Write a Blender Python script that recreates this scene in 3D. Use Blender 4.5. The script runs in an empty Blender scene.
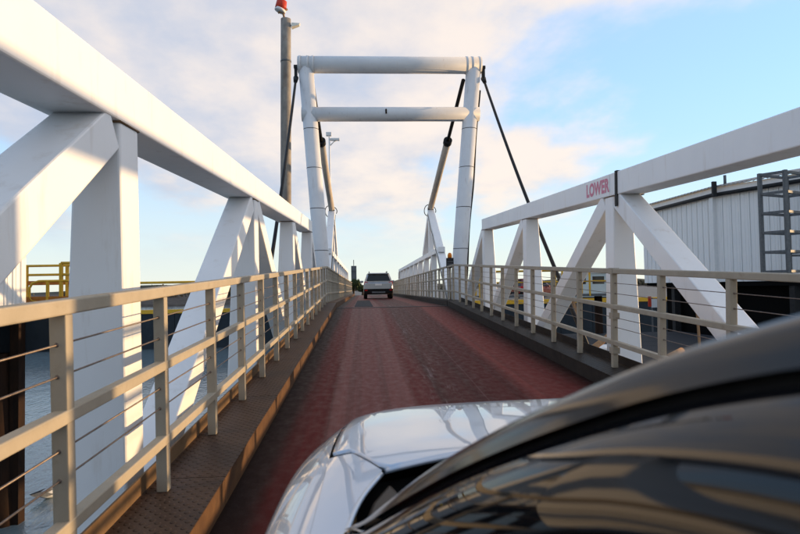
import bpy, bmesh, math, random
from math import sin, cos, pi, radians, sqrt, atan2
from mathutils import Vector, Matrix, Euler
random.seed(7)
scene = bpy.context.scene
COL = scene.collection

# ------------------------------------------------------------------ camera
SLOPE = radians(2.53)          # the near span climbs
EYE = 1.45                     # camera above the deck
def D(x, s, h):                # near-span coordinates -> world
    return Vector((x, s*cos(SLOPE) - h*sin(SLOPE), s*sin(SLOPE) + h*cos(SLOPE)))
CAM = D(0, 0, EYE)
cd = bpy.data.cameras.new('camera'); cam = bpy.data.objects.new('camera', cd); COL.objects.link(cam)
yaw, pitch, roll = radians(3.55), radians(1.95), radians(1.04)
fw = Vector((sin(yaw)*cos(pitch), cos(yaw)*cos(pitch), sin(pitch)))
rt = Vector((cos(yaw), -sin(yaw), 0)); up = rt.cross(fw)
r2 = rt*cos(roll) - up*sin(roll); u2 = rt*sin(roll) + up*cos(roll)
R3 = Matrix((r2, u2, -fw)).transposed()
cam.matrix_world = Matrix.Translation(CAM) @ R3.to_4x4()
cd.sensor_width = 36; cd.lens = 27; cd.clip_start = 0.02; cd.clip_end = 6000
cd.dof.use_dof = True; cd.dof.focus_distance = 16; cd.dof.aperture_fstop = 6.5
scene.camera = cam

# ------------------------------------------------------------------ sky and sun
SUN_EL = radians(3.8); SUN_AHEAD = radians(15)
sun_dir = Vector((cos(SUN_AHEAD)*cos(SUN_EL), sin(SUN_AHEAD)*cos(SUN_EL), sin(SUN_EL)))
w = bpy.data.worlds.new('World'); scene.world = w; w.use_nodes = True
nt = w.node_tree; nt.nodes.clear()
def N(t, **k):
    n = nt.nodes.new(t)
    for a, b in k.items(): setattr(n, a, b)
    return n
def L(a, b): nt.links.new(a, b)
def NM(op, a, b=None, clamp=False):
    n = N('ShaderNodeMath', operation=op); n.use_clamp = clamp
    for i, v in enumerate((a, b)):
        if v is None: continue
        if isinstance(v, (int, float)): n.inputs[i].default_value = v
        else: L(v, n.inputs[i])
    return n.outputs[0]
def NMix(fac, a, b):
    n = N('ShaderNodeMix', data_type='RGBA')
    for sock, v in ((n.inputs[0], fac), (n.inputs[6], a), (n.inputs[7], b)):
        if isinstance(v, (int, float)): sock.default_value = v
        elif isinstance(v, tuple): sock.default_value = (*v, 1)
        else: L(v, sock)
    return n.outputs[2]
SKYK = 0.15
sky = N('ShaderNodeTexSky', sky_type='NISHITA', sun_disc=False)
sky.sun_elevation = SUN_EL; sky.sun_rotation = pi/2 - SUN_AHEAD
sky.air_density = 1.0; sky.dust_density = 0.1; sky.ozone_density = 4.0; sky.altitude = 0
tc = N('ShaderNodeTexCoord')
nrm = N('ShaderNodeVectorMath', operation='NORMALIZE'); L(tc.outputs['Generated'], nrm.inputs[0])
sep = N('ShaderNodeSeparateXYZ'); L(nrm.outputs[0], sep.inputs[0])
zc = NM('MAXIMUM', sep.outputs[2], 0.0)
den = NM('ADD', zc, 0.22)
cmb = N('ShaderNodeCombineXYZ'); L(NM('DIVIDE', sep.outputs[0], den), cmb.inputs[0]); L(NM('DIVIDE', sep.outputs[1], den), cmb.inputs[1])
mp = N('ShaderNodeMapping'); mp.inputs['Location'].default_value = (9.27, 6.65, 0); mp.inputs['Scale'].default_value = (1, 0.8, 1)
L(cmb.outputs[0], mp.inputs[0])
no = N('ShaderNodeTexNoise'); no.inputs['Scale'].default_value = 0.8; no.inputs['Detail'].default_value = 7; no.inputs['Roughness'].default_value = 0.52; no.inputs['Distortion'].default_value = 0.25
L(mp.outputs[0], no.inputs['Vector'])
no2 = N('ShaderNodeTexNoise'); no2.inputs['Scale'].default_value = 3.2; no2.inputs['Detail'].default_value = 6; no2.inputs['Roughness'].default_value = 0.55
L(mp.outputs[0], no2.inputs['Vector'])
cover = N('ShaderNodeMapRange', interpolation_type='SMOOTHSTEP'); cover.inputs[1].default_value = 0.435; cover.inputs[2].default_value = 0.545
L(NM('ADD', NM('MULTIPLY', no.outputs[0], 0.82), NM('MULTIPLY', no2.outputs[0], 0.18)), cover.inputs[0])
low = N('ShaderNodeMapRange', interpolation_type='SMOOTHSTEP'); low.inputs[1].default_value = 0.02; low.inputs[2].default_value = 0.16
L(sep.outputs[2], low.inputs[0])
mask = NM('MULTIPLY', cover.outputs[0], low.outputs[0])
# clouds: warm where they face the low sun, lilac grey away from it and in their thick parts
dt = N('ShaderNodeVectorMath', operation='DOT_PRODUCT'); L(nrm.outputs[0], dt.inputs[0]); dt.inputs[1].default_value = sun_dir
warm = N('ShaderNodeMapRange', interpolation_type='SMOOTHSTEP'); warm.inputs[1].default_value = -0.42; warm.inputs[2].default_value = 0.68
L(NM('ADD', dt.outputs['Value'], NM('MULTIPLY', NM("SUBTRACT", no2.outputs[0], 0.5), 2.0)), warm.inputs[0])
cc = NMix(warm.outputs[0], (0.52, 0.56, 0.67), (1.0, 0.85, 0.72))
K = 1.0
clear = N('ShaderNodeVectorMath', operation='SCALE'); L(sky.outputs[0], clear.inputs[0]); clear.inputs[3].default_value = 1.0
# a thin high veil pales the blue, more so towards the horizon
veil = N('ShaderNodeMapRange', interpolation_type='SMOOTHSTEP'); veil.inputs[1].default_value = 0.0; veil.inputs[2].default_value = 0.36; veil.inputs[3].default_value = 0.92; veil.inputs[4].default_value = 0.60
L(sep.outputs[2], veil.inputs[0])
veil_t = N('ShaderNodeMapRange'); veil_t.inputs[1].default_value = 0.0; veil_t.inputs[2].default_value = 0.22; L(sep.outputs[2], veil_t.inputs[0])
vc = NMix(veil_t.outputs[0], (0.88, 0.93, 0.86), (0.62, 0.80, 1.0))
bg1 = N('ShaderNodeBackground'); bg1.inputs[1].default_value = SKYK; L(clear.outputs[0], bg1.inputs[0])
bgv = N('ShaderNodeBackground'); bgv.inputs[1].default_value = 0.20; L(vc, bgv.inputs[0])
mv = N('ShaderNodeMixShader'); L(veil.outputs[0], mv.inputs[0]); L(bg1.outputs[0], mv.inputs[1]); L(bgv.outputs[0], mv.inputs[2])
bg2 = N('ShaderNodeBackground'); bg2.inputs[1].default_value = 0.215; L(cc, bg2.inputs[0])
ms = N('ShaderNodeMixShader'); L(NM('MULTIPLY', mask, 0.85), ms.inputs[0]); L(mv.outputs[0], ms.inputs[1]); L(bg2.outputs[0], ms.inputs[2])
out = N('ShaderNodeOutputWorld'); L(ms.outputs[0], out.inputs[0])

sl = bpy.data.lights.new('sun', 'SUN'); sl.energy = 1.15; sl.angle = radians(0.9); sl.color = (1.0, 0.66, 0.33)
so = bpy.data.objects.new('sun', sl); COL.objects.link(so)
so.rotation_euler = (-sun_dir).to_track_quat('-Z', 'Y').to_euler(); so.location = (40, 10, 12)

scene.view_settings.view_transform = 'Standard'; scene.view_settings.look = 'None'
scene.view_settings.exposure = 2.35; scene.view_settings.gamma = 1.0
scene.render.engine = 'CYCLES'
scene.cycles.max_bounces = 8

# ------------------------------------------------------------------ materials
def mat(name, c1, c2=None, rough=0.5, metal=0.0, scale=6.0, stretch=(1, 1, 1), bump=0.0, bscale=60.0, dirt=None, dirt_amt=0.0,
        dscale=2.0, dstretch=(1, 1, 1), rough2=None, coat=0.0, ior=1.45, spec=0.2):
    m = bpy.data.materials.new(name); m.use_nodes = True
    t = m.node_tree; b = t.nodes['Principled BSDF']; lk = t.links.new
    if spec <= 0.2 and ior == 1.45 and not coat and metal <= 0.55: ior = 1.2; spec = 0.5      # dull outdoor surfaces
    b.inputs['Metallic'].default_value = metal; b.inputs['Roughness'].default_value = rough
    b.inputs['Specular IOR Level'].default_value = max(spec, 0.5 if (coat or metal > 0.55) else 0); b.inputs['Coat Weight'].default_value = coat; b.inputs['Coat Roughness'].default_value = 0.03; b.inputs['IOR'].default_value = ior
    c2 = c2 or tuple(v*0.85 for v in c1)
    tcn = t.nodes.new('ShaderNodeTexCoord')
    def noise(sc, st, det=6, ro=0.6):
        mpn = t.nodes.new('ShaderNodeMapping'); mpn.inputs['Scale'].default_value = st
        lk(tcn.outputs['Object'], mpn.inputs[0])
        n = t.nodes.new('ShaderNodeTexNoise'); n.inputs['Scale'].default_value = sc; n.inputs['Detail'].default_value = det; n.inputs['Roughness'].default_value = ro
        lk(mpn.outputs[0], n.inputs['Vector']); return n.outputs[0]
    n1 = noise(scale, stretch)
    rm = t.nodes.new('ShaderNodeValToRGB'); rm.color_ramp.elements[0].position = 0.3; rm.color_ramp.elements[1].position = 0.7
    rm.color_ramp.elements[0].color = (*c1, 1); rm.color_ramp.elements[1].color = (*c2, 1); lk(n1, rm.inputs[0])
    col = rm.outputs[0]
    if dirt:
        n2 = noise(dscale, dstretch, 8, 0.65)
        r2_ = t.nodes.new('ShaderNodeMapRange'); r2_.inputs[1].default_value = 0.62 - 0.2*dirt_amt; r2_.inputs[2].default_value = 0.80 - 0.1*dirt_amt
        r2_.inputs[4].default_value = min(1, 0.35 + dirt_amt*0.6); lk(n2, r2_.inputs[0])
        mx = t.nodes.new('ShaderNodeMix'); mx.data_type = 'RGBA'; lk(r2_.outputs[0], mx.inputs[0]); lk(col, mx.inputs[6]); mx.inputs[7].default_value = (*dirt, 1)
        col = mx.outputs[2]
    lk(col, b.inputs['Base Color'])
    if rough2 is not None:
        rr = t.nodes.new('ShaderNodeMapRange'); rr.inputs[1].default_value = 0.35; rr.inputs[2].default_value = 0.65
        rr.inputs[3].default_value = rough; rr.inputs[4].default_value = rough2; lk(noise(scale*1.7, stretch), rr.inputs[0]); lk(rr.outputs[0], b.inputs['Roughness'])
    if bump > 0:
        bp = t.nodes.new('ShaderNodeBump'); bp.inputs['Strength'].default_value = bump; bp.inputs['Distance'].default_value = 0.01
        lk(noise(bscale, (1, 1, 1), 4), bp.inputs['Height']); lk(bp.outputs[0], b.inputs['Normal'])
    return m
M = {}
M['white'] = mat('white_paint', (0.80, 0.80, 0.80), (0.74, 0.745, 0.75), 0.42, spec=0.45, scale=1.6, stretch=(1, 1, 0.4), bump=0.06, bscale=25, dirt=(0.50, 0.43, 0.36), dirt_amt=0.26, dscale=3.0, dstretch=(2.5, 2.5, 0.35), rough2=0.55)
M['whitetube'] = mat('white_tube_paint', (0.70, 0.70, 0.70), (0.61, 0.61, 0.62), 0.4, spec=0.45, scale=1.2, bump=0.05, bscale=18, dirt=(0.30, 0.24, 0.2), dirt_amt=0.2, dscale=4.0, dstretch=(2, 2, 0.5), rough2=0.55)
M['rail'] = mat('beige_rail_paint', (0.38, 0.332, 0.26), (0.32, 0.28, 0.215), 0.5, scale=5, bump=0.08, bscale=60, dirt=(0.16, 0.10, 0.06), dirt_amt=0.16, dscale=9, rough2=0.65)
M['wire'] = mat('wire_steel', (0.22, 0.18, 0.15), (0.14, 0.10, 0.08), 0.5, 0.6, scale=30)
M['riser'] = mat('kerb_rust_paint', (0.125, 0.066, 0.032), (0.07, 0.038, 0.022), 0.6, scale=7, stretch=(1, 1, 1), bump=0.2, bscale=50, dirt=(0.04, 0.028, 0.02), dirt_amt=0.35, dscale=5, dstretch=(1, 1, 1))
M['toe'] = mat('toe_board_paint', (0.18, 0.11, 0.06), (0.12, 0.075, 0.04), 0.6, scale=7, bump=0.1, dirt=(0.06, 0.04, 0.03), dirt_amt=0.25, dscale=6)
M['dark'] = mat('dark_steel', (0.022, 0.024, 0.027), (0.035, 0.034, 0.034), 0.55, 0.2, scale=8, bump=0.1)
M['blackrub'] = mat('black_rubber', (0.012, 0.012, 0.013), (0.02, 0.02, 0.02), 0.5, scale=20)
M['slate'] = mat('slate_steel_paint', (0.032, 0.042, 0.052), (0.024, 0.031, 0.038), 0.55, scale=2, bump=0.1, dirt=(0.03, 0.025, 0.02), dirt_amt=0.3, dscale=1.0, dstretch=(2, 2, 0.4))
M['yellow'] = mat('yellow_paint', (0.74, 0.44, 0.05), (0.64, 0.36, 0.04), 0.5, scale=6, bump=0.05, dirt=(0.18, 0.09, 0.03), dirt_amt=0.2, dscale=5)
M['orange'] = mat('orange_paint', (0.50, 0.19, 0.03), (0.38, 0.13, 0.025), 0.5, scale=4, bump=0.05, dirt=(0.12, 0.06, 0.03), dirt_amt=0.2, dscale=4)
M['galv'] = mat('galvanised_steel', (0.15, 0.16, 0.17), (0.10, 0.105, 0.11), 0.55, 0.3, scale=12, bump=0.05)
M['pile'] = mat('weathered_pile', (0.33, 0.30, 0.26), (0.18, 0.165, 0.15), 0.7, 0.1, scale=3, stretch=(1, 1, 0.5), bump=0.3, bscale=14, dirt=(0.16, 0.09, 0.05), dirt_amt=0.4, dscale=2.2, dstretch=(1.5, 1.5, 0.7))
M['rustpile'] = mat('rusty_pile', (0.035, 0.018, 0.011), (0.016, 0.011, 0.009), 0.8, 0.1, scale=4, stretch=(1.5, 1.5, 0.5), bump=0.4, bscale=18)
M['clad'] = mat('white_cladding', (0.80, 0.80, 0.79), (0.76, 0.76, 0.755), 0.45, scale=1.2, bump=0.03, dirt=(0.5, 0.47, 0.43), dirt_amt=0.05, dscale=2, dstretch=(2, 2, 0.3))
M['roof'] = mat('grey_roofing', (0.34, 0.34, 0.335), (0.26, 0.26, 0.26), 0.5, 0.3, scale=4)
M['conc'] = mat('concrete', (0.22, 0.21, 0.195), (0.16, 0.155, 0.145), 0.85, scale=1.5, bump=0.3, bscale=20, dirt=(0.10, 0.09, 0.08), dirt_amt=0.3, dscale=0.8)
M['asphalt'] = mat('asphalt', (0.06, 0.058, 0.056), (0.04, 0.04, 0.04), 0.85, scale=3, bump=0.4, bscale=90)
M['rubbermat'] = mat('dark_grit_plate', (0.030, 0.032, 0.038), (0.018, 0.02, 0.024), 0.75, scale=14, bump=0.4, bscale=120)
M['timber'] = mat('timber', (0.36, 0.22, 0.12), (0.26, 0.15, 0.08), 0.75, scale=5, stretch=(4, 4, 0.6), bump=0.2)
M['jack'] = mat('cream_cylinder_paint', (0.58, 0.52, 0.44), (0.50, 0.44, 0.38), 0.45, scale=4, bump=0.05)
M['bark'] = mat('bark', (0.09, 0.07, 0.05), (0.06, 0.045, 0.03), 0.9, scale=8, bump=0.4)
M['leaf'] = mat('dark_foliage', (0.035, 0.055, 0.022), (0.06, 0.075, 0.03), 0.7, scale=1.2)
M['farleaf'] = mat('far_foliage', (0.045, 0.05, 0.035), (0.09, 0.075, 0.05), 0.8, scale=0.4)
M['shore'] = mat('shore_rock', (0.10, 0.085, 0.07), (0.06, 0.05, 0.045), 0.9, scale=0.6, bump=0.5, bscale=2)
M['amber'] = mat('amber_lens', (0.75, 0.22, 0.02), (0.65, 0.18, 0.02), 0.25, scale=10)
M['red'] = mat('red_paint', (0.55, 0.06, 0.03), (0.45, 0.05, 0.03), 0.4, scale=10)
M['letter'] = mat('faded_red_lettering', (0.60, 0.14, 0.24), (0.66, 0.32, 0.38), 0.5, scale=40)
M['plainwhite'] = mat('plain_white', (0.75, 0.75, 0.74), (0.68, 0.68, 0.68), 0.4, scale=5)
M['lens'] = mat('lamp_lens', (0.8, 0.78, 0.7), (0.7, 0.68, 0.6), 0.15, scale=9)
M['carsilver'] = mat('silver_car_paint', (0.43, 0.50, 0.60), (0.41, 0.48, 0.58), 0.28, 0.45, scale=3, coat=1.0)
M['silver2'] = mat('warm_silver_car_paint', (0.28, 0.29, 0.315), (0.26, 0.27, 0.295), 0.28, 0.5, scale=3, coat=1.0)
M['darkred'] = mat('dark_red_car_paint', (0.14, 0.015, 0.015), (0.12, 0.012, 0.012), 0.25, 0.3, scale=3, coat=1.0)
M['glass'] = mat('dark_car_glass', (0.006, 0.007, 0.008), (0.006, 0.007, 0.008), 0.01, ior=1.42, spec=0.5)
M['plastic'] = mat('black_plastic', (0.014, 0.014, 0.015), (0.02, 0.02, 0.021), 0.38, scale=30, bump=0.02)
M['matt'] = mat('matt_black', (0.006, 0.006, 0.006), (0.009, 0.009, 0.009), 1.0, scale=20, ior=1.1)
M['shadekerb'] = mat('shade_dark_kerb_steel', (0.038, 0.030, 0.025), (0.022, 0.018, 0.016), 0.65, scale=6, bump=0.2, bscale=50, dirt=(0.02, 0.016, 0.014), dirt_amt=0.3, dscale=4)  # darker copy of the kerb steel: right side's shade put into the colour
M['pillar'] = mat('dark_pillar_paint', (0.014, 0.013, 0.013), (0.011, 0.010, 0.010), 0.12, 0.0, scale=3, spec=0.5, ior=1.32)
M['gloss'] = mat('gloss_black_trim', (0.006, 0.006, 0.007), (0.006, 0.006, 0.007), 0.02, spec=0.5, ior=1.38)
M['trimbrown'] = mat('brown_cowl_plastic', (0.05, 0.035, 0.022), (0.035, 0.025, 0.018), 0.3, scale=12)
M['tyre'] = mat('tyre', (0.018, 0.018, 0.018), (0.028, 0.028, 0.028), 0.8, scale=20)
M['rim'] = mat('alloy', (0.45, 0.46, 0.47), (0.38, 0.39, 0.4), 0.3, 0.8, scale=10)
M['taillight'] = mat('red_lens', (0.45, 0.015, 0.012), (0.35, 0.012, 0.01), 0.15, scale=8)
M['headlight'] = mat('clear_lens', (0.55, 0.58, 0.62), (0.35, 0.37, 0.4), 0.08, 0.3, scale=9, coat=1.0)
M['plate'] = mat('number_plate', (0.7, 0.7, 0.68), (0.66, 0.66, 0.64), 0.4, scale=3)
M['feather'] = mat('white_feather', (0.75, 0.75, 0.74), (0.66, 0.66, 0.66), 0.7, scale=30)
M['greyfeather'] = mat('grey_feather', (0.10, 0.11, 0.12), (0.16, 0.165, 0.17), 0.7, scale=30)
M['cabin'] = mat('pale_blue_panel', (0.50, 0.58, 0.60), (0.44, 0.52, 0.54), 0.5, scale=2)

# checker plate: raised tread lozenges as fine relief
def checker(name, c1, c2):
    m = mat(name, c1, c2, 0.5, 0.0, scale=4, dirt=(0.035, 0.025, 0.02), dirt_amt=0.3, dscale=3)
    t = m.node_tree; b = t.nodes['Principled BSDF']; lk = t.links.new
    tcn = t.nodes.new('ShaderNodeTexCoord')
    def wave(ang, sc):
        mpn = t.nodes.new('ShaderNodeMapping'); mpn.inputs['Rotation'].default_value = (0, 0, ang); lk(tcn.outputs['Object'], mpn.inputs[0])
        wv = t.nodes.new('ShaderNodeTexWave'); wv.inputs['Scale'].default_value = sc; lk(mpn.outputs[0], wv.inputs[0]); return wv.outputs['Fac']
    mul = t.nodes.new('ShaderNodeMath'); mul.operation = 'MULTIPLY'; lk(wave(radians(45), 6.0), mul.inputs[0]); lk(wave(radians(-45), 6.0), mul.inputs[1])
    mr = t.nodes.new('ShaderNodeMapRange'); mr.inputs[1].default_value = 0.3; mr.inputs[2].default_value = 0.7; lk(mul.outputs[0], mr.inputs[0])
    bp = t.nodes.new('ShaderNodeBump'); bp.inputs['Strength'].default_value = 0.9; bp.inputs['Distance'].default_value = 0.012
    lk(mr.outputs[0], bp.inputs['Height']); lk(bp.outputs[0], b.inputs['Normal'])
    return m
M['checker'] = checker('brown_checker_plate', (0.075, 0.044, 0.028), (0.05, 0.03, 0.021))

M['darkchecker'] = checker('grimy_checker_plate', (0.036, 0.028, 0.022), (0.024, 0.019, 0.016))  # same plate for the right ledge, its shade painted into the colour

def deck_material():
    m = bpy.data.materials.new('worn_red_deck'); m.use_nodes = True
    t = m.node_tree; b = t.nodes['Principled BSDF']; lk = t.links.new
    tcn = t.nodes.new('ShaderNodeTexCoord'); sx = t.nodes.new('ShaderNodeSeparateXYZ'); lk(tcn.outputs['Object'], sx.inputs[0])
    def noise(sc, st, det=6, ro=0.6):
        mpn = t.nodes.new('ShaderNodeMapping'); mpn.inputs['Scale'].default_value = st; lk(tcn.outputs['Object'], mpn.inputs[0])
        n = t.nodes.new('ShaderNodeTexNoise'); n.inputs['Scale'].default_value = sc; n.inputs['Detail'].default_value = det; n.inputs['Roughness'].default_value = ro
        lk(mpn.outputs[0], n.inputs['Vector']); return n.outputs[0]
    def ma(op, a, c, cl=False):
        n = t.nodes.new('ShaderNodeMath'); n.operation = op; n.use_clamp = cl
        for i, v in enumerate((a, c)):
            if isinstance(v, (int, float)): n.inputs[i].default_value = v
            else: lk(v, n.inputs[i])
        return n.outputs[0]
    wob = ma('ADD', ma('MULTIPLY', ma('SUBTRACT', noise(1.0, (1, 0.10, 1), 4, 0.6), 0.5), 0.16), ma('MULTIPLY', ma('SUBTRACT', noise(7, (1, 0.45, 1), 9, 0.8), 0.5), 0.11))
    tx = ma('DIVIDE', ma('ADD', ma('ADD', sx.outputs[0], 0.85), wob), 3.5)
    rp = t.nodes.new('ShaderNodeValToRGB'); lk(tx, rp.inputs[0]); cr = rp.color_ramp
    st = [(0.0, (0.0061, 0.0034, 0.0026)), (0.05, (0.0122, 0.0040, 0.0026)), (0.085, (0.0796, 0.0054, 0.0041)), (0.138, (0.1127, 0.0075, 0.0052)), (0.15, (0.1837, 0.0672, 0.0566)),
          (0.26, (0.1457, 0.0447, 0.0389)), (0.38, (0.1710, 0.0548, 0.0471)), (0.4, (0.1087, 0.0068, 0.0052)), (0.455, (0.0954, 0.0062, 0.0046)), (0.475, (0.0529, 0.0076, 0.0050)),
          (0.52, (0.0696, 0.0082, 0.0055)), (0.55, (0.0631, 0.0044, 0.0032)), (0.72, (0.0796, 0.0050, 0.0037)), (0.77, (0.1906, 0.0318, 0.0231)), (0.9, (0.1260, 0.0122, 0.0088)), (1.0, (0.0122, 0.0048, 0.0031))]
    while len(cr.elements) < len(st): cr.elements.new(0.5)
    for e, (p, c) in zip(cr.elements, st): e.position = p; e.color = (*c, 1)
    # tyre grime in streaks along the road, and small scuffs
    def mix(f, a, c, bt='MIX'):
        n = t.nodes.new('ShaderNodeMix'); n.data_type = 'RGBA'; n.blend_type = bt
        for sck, v in ((n.inputs[0], f), (n.inputs[6], a), (n.inputs[7], c)):
            if isinstance(v, (int, float)): sck.default_value = v
            elif isinstance(v, tuple): sck.default_value = (*v, 1)
            else: lk(v, sck)
        return n.outputs[2]
    def rng(v, a, c, lo, hi):
        n = t.nodes.new('ShaderNodeMapRange'); n.inputs[1].default_value = a; n.inputs[2].default_value = c; n.inputs[3].default_value = lo; n.inputs[4].default_value = hi; lk(v, n.inputs[0]); return n.outputs[0]
    col = rp.outputs[0]
    col = mix(rng(noise(7, (1, 0.004, 1), 6, 0.6), 0.45, 0.72, 0, 0.55), col, (0.026, 0.006, 0.004))
    col = mix(rng(noise(30, (1, 0.25, 1), 7, 0.8), 0.54, 0.72, 0, 0.18), col, (0.020, 0.007, 0.005))
    col = mix(rng(noise(16, (1, 0.7, 1), 10, 0.85), 0.58, 0.68, 0, 0.16), col, (0.020, 0.007, 0.005))
    col = mix(rng(noise(24, (1, 0.6, 1), 10, 0.9), 0.60, 0.68, 0, 0.40), col, (0.20, 0.10, 0.092))
    col = mix(rng(noise(90, (1, 0.8, 1), 4, 0.8), 0.62, 0.72, 0, 0.40), col, (0.24, 0.15, 0.14))
    # pale scuffs along the wheel path left of the middle
    band = ma('MULTIPLY', rng(sx.outputs[0], 0.62, 0.80, 0, 1), rng(sx.outputs[0], 1.12, 0.92, 0, 1))
    col = mix(ma('MULTIPLY', band, rng(noise(14, (1, 0.06, 1), 10, 0.85), 0.53, 0.62, 0, 0.7)), col, (0.22, 0.15, 0.145))
    ln = ma('LESS_THAN', ma('ABSOLUTE', ma('ADD', ma('SUBTRACT', sx.outputs[0], 1.33), ma('MULTIPLY', noise(0.6, (1, 0.3, 1), 3), 0.1)), 0), 0.007)
    col = mix(ma('MULTIPLY', ln, 0.3), col, (0.20, 0.12, 0.11))
    col = mix(rng(noise(150, (1, 1, 1), 3), 0.35, 0.7, 0, 0.30), col, (0.03, 0.006, 0.004))
    lk(col, b.inputs['Base Color'])
    lk(rng(noise(12, (1, 0.6, 1), 7), 0.3, 0.7, 0.45, 0.7), b.inputs['Roughness']); b.inputs['IOR'].default_value = 1.16
    bp = t.nodes.new('ShaderNodeBump'); bp.inputs['Strength'].default_value = 0.22; bp.inputs['Distance'].default_value = 0.006
    lk(ma('ADD', noise(140, (1, 1, 1), 3), noise(40, (1, 0.8, 1), 5)), bp.inputs['Height']); lk(bp.outputs[0], b.inputs['Normal'])
    return m
M['deck'] = deck_material()

def water_material():
    m = bpy.data.materials.new('harbour_water'); m.use_nodes = True
    t = m.node_tree; b = t.nodes['Principled BSDF']; lk = t.links.new
    b.inputs['Base Color'].default_value = (0.15, 0.205, 0.23, 1); b.inputs['Roughness'].default_value = 0.08; b.inputs['IOR'].default_value = 1.33
    tcn = t.nodes.new('ShaderNodeTexCoord')
    def noise(sc, st, det, ro):
        mpn = t.nodes.new('ShaderNodeMapping'); mpn.inputs['Scale'].default_value = st; mpn.inputs['Rotation'].default_value = (0, 0, 0.4); lk(tcn.outputs['Object'], mpn.inputs[0])
        n = t.nodes.new('ShaderNodeTexNoise'); n.inputs['Scale'].default_value = sc; n.inputs['Detail'].default_value = det; n.inputs['Roughness'].default_value = ro
        lk(mpn.outputs[0], n.inputs['Vector']); return n.outputs[0]
    ad = t.nodes.new('ShaderNodeMath'); ad.operation = 'ADD'; lk(noise(0.9, (1, 0.6, 1), 4, 0.5), ad.inputs[0]); lk(noise(5, (1, 0.5, 1), 4, 0.55), ad.inputs[1])
    bp = t.nodes.new('ShaderNodeBump'); bp.inputs['Strength'].default_value = 0.4; bp.inputs['Distance'].default_value = 0.08
    lk(ad.outputs[0], bp.inputs['Height']); lk(bp.outputs[0], b.inputs['Normal'])
    return m
M['water'] = water_material()

# ------------------------------------------------------------------ helpers
class MB:
    def __init__(s): s.v = []; s.f = []; s.sm = []
    def quad_strip(s, rows, close=False, smooth=True):
        o = len(s.v); n = len(rows[0])
        for r in rows: s.v += [tuple(p) for p in r]
        for i in range(len(rows)-1):
            for j in range(n if close else n-1):
                k = (j+1) % n
                s.f.append((o+i*n+j, o+i*n+k, o+(i+1)*n+k, o+(i+1)*n+j)); s.sm.append(smooth)
        return s
    def hexa(s, b, t):
        o = len(s.v); s.v += [tuple(p) for p in b] + [tuple(p) for p in t]
        for f in ((3, 2, 1, 0), (4, 5, 6, 7), (0, 1, 5, 4), (1, 2, 6, 5), (2, 3, 7, 6), (3, 0, 4, 7)):
            s.f.append(tuple(o+i for i in f)); s.sm.append(False)
        return s
    def box(s, x0, x1, y0, y1, z0, z1):
        return s.hexa([(x0, y0, z0), (x1, y0, z0), (x1, y1, z0), (x0, y1, z0)], [(x0, y0, z1), (x1, y0, z1), (x1, y1, z1), (x0, y1, z1)])
    def bar(s, p, q, wv, w, hv=None, h=None):
        p, q = Vector(p), Vector(q); d = (q-p).normalized(); wv = Vector(wv); wv = (wv - d*wv.dot(d)).normalized(); hv = d.cross(wv)
        h = h or w; a, b = wv*w/2, hv*h/2
        return s.hexa([p-a-b, p+a-b, p+a+b, p-a+b], [q-a-b, q+a-b, q+a+b, q-a+b])
    def tube(s, pts, r, n=12, caps=True):
        pts = [Vector(p) for p in pts]; rr = r if isinstance(r, (list, tuple)) else [r]*len(pts)
        prev = None; rows = []
        for i, p in enumerate(pts):
            d = (pts[min(i+1, len(pts)-1)] - pts[max(i-1, 0)]).normalized()
            if prev is None:
                a = Vector((1, 0, 0)) if abs(d.x) < 0.8 else Vector((0, 0, 1)); prev = (a - d*a.dot(d)).normalized()
            else: prev = (prev - d*prev.dot(d)).normalized()
            b = d.cross(prev)
            rows.append([p + (prev*cos(2*pi*k/n) + b*sin(2*pi*k/n))*rr[i] for k in range(n)])
        o = len(s.v); s.quad_strip(rows, True)
        if caps:
            s.f.append(tuple(o+k for k in reversed(range(n)))); s.sm.append(False)
            e = o + (len(pts)-1)*n; s.f.append(tuple(e+k for k in range(n))); s.sm.append(False)
        return s
    def mesh(s, name='mesh'):
        m = bpy.data.meshes.new(name); m.from_pydata(s.v, [], s.f); m.polygons.foreach_set('use_smooth', s.sm); m.update()
        bm = bmesh.new(); bm.from_mesh(m); bmesh.ops.recalc_face_normals(bm, faces=bm.faces); bm.to_mesh(m); bm.free()
        return m
def obj(name, mb, material, parent=None, loc=(0, 0, 0), rot=(0, 0, 0), bevel=0.0, seg=2):
    me = mb.mesh(name) if isinstance(mb, MB) else mb
    o = bpy.data.objects.new(name, me); COL.objects.link(o); o.location = loc; o.rotation_euler = rot
    if parent is not None: o.parent = parent
    if not me.materials: me.materials.append(M[material] if isinstance(material, str) else material)
    if bevel:
        bv = o.modifiers.new('bevel', 'BEVEL'); bv.width = bevel; bv.segments = seg; bv.limit_method = 'ANGLE'; bv.angle_limit = radians(50)
    return o
def tag(o, label, cat, group=None):
    o['label'] = label; o['category'] = cat
    if group: o['group'] = group
    return o
def thing(name, label, cat, loc=(0, 0, 0), rot=(0, 0, 0), group=None):
    o = bpy.data.objects.new(name, None); COL.objects.link(o); o.location = loc; o.rotation_euler = rot; o.empty_display_size = 0.2
    return tag(o, label, cat, group)
def struct(name, mb, material, **k):
    o = obj(name, mb, material, **k); o['kind'] = 'structure'; return o
NR = (SLOPE, 0, 0)                                 # rotation of the near span's frame
PAN = 4.45; NODE = [3.83 + PAN*(k-1) for k in range(-1, 6)]   # -5.07 ... 21.69
S_END = NODE[-1]
LT, RT = -1.43, 3.48                               # inner faces of the trusses
LR, RR = -1.11, 2.87                               # inner faces of the railings
LK, RK = -0.845, 2.66                              # kerb faces
KH = 0.175
S_BRK = 18.9                                       # the deck breaks to level here
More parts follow.
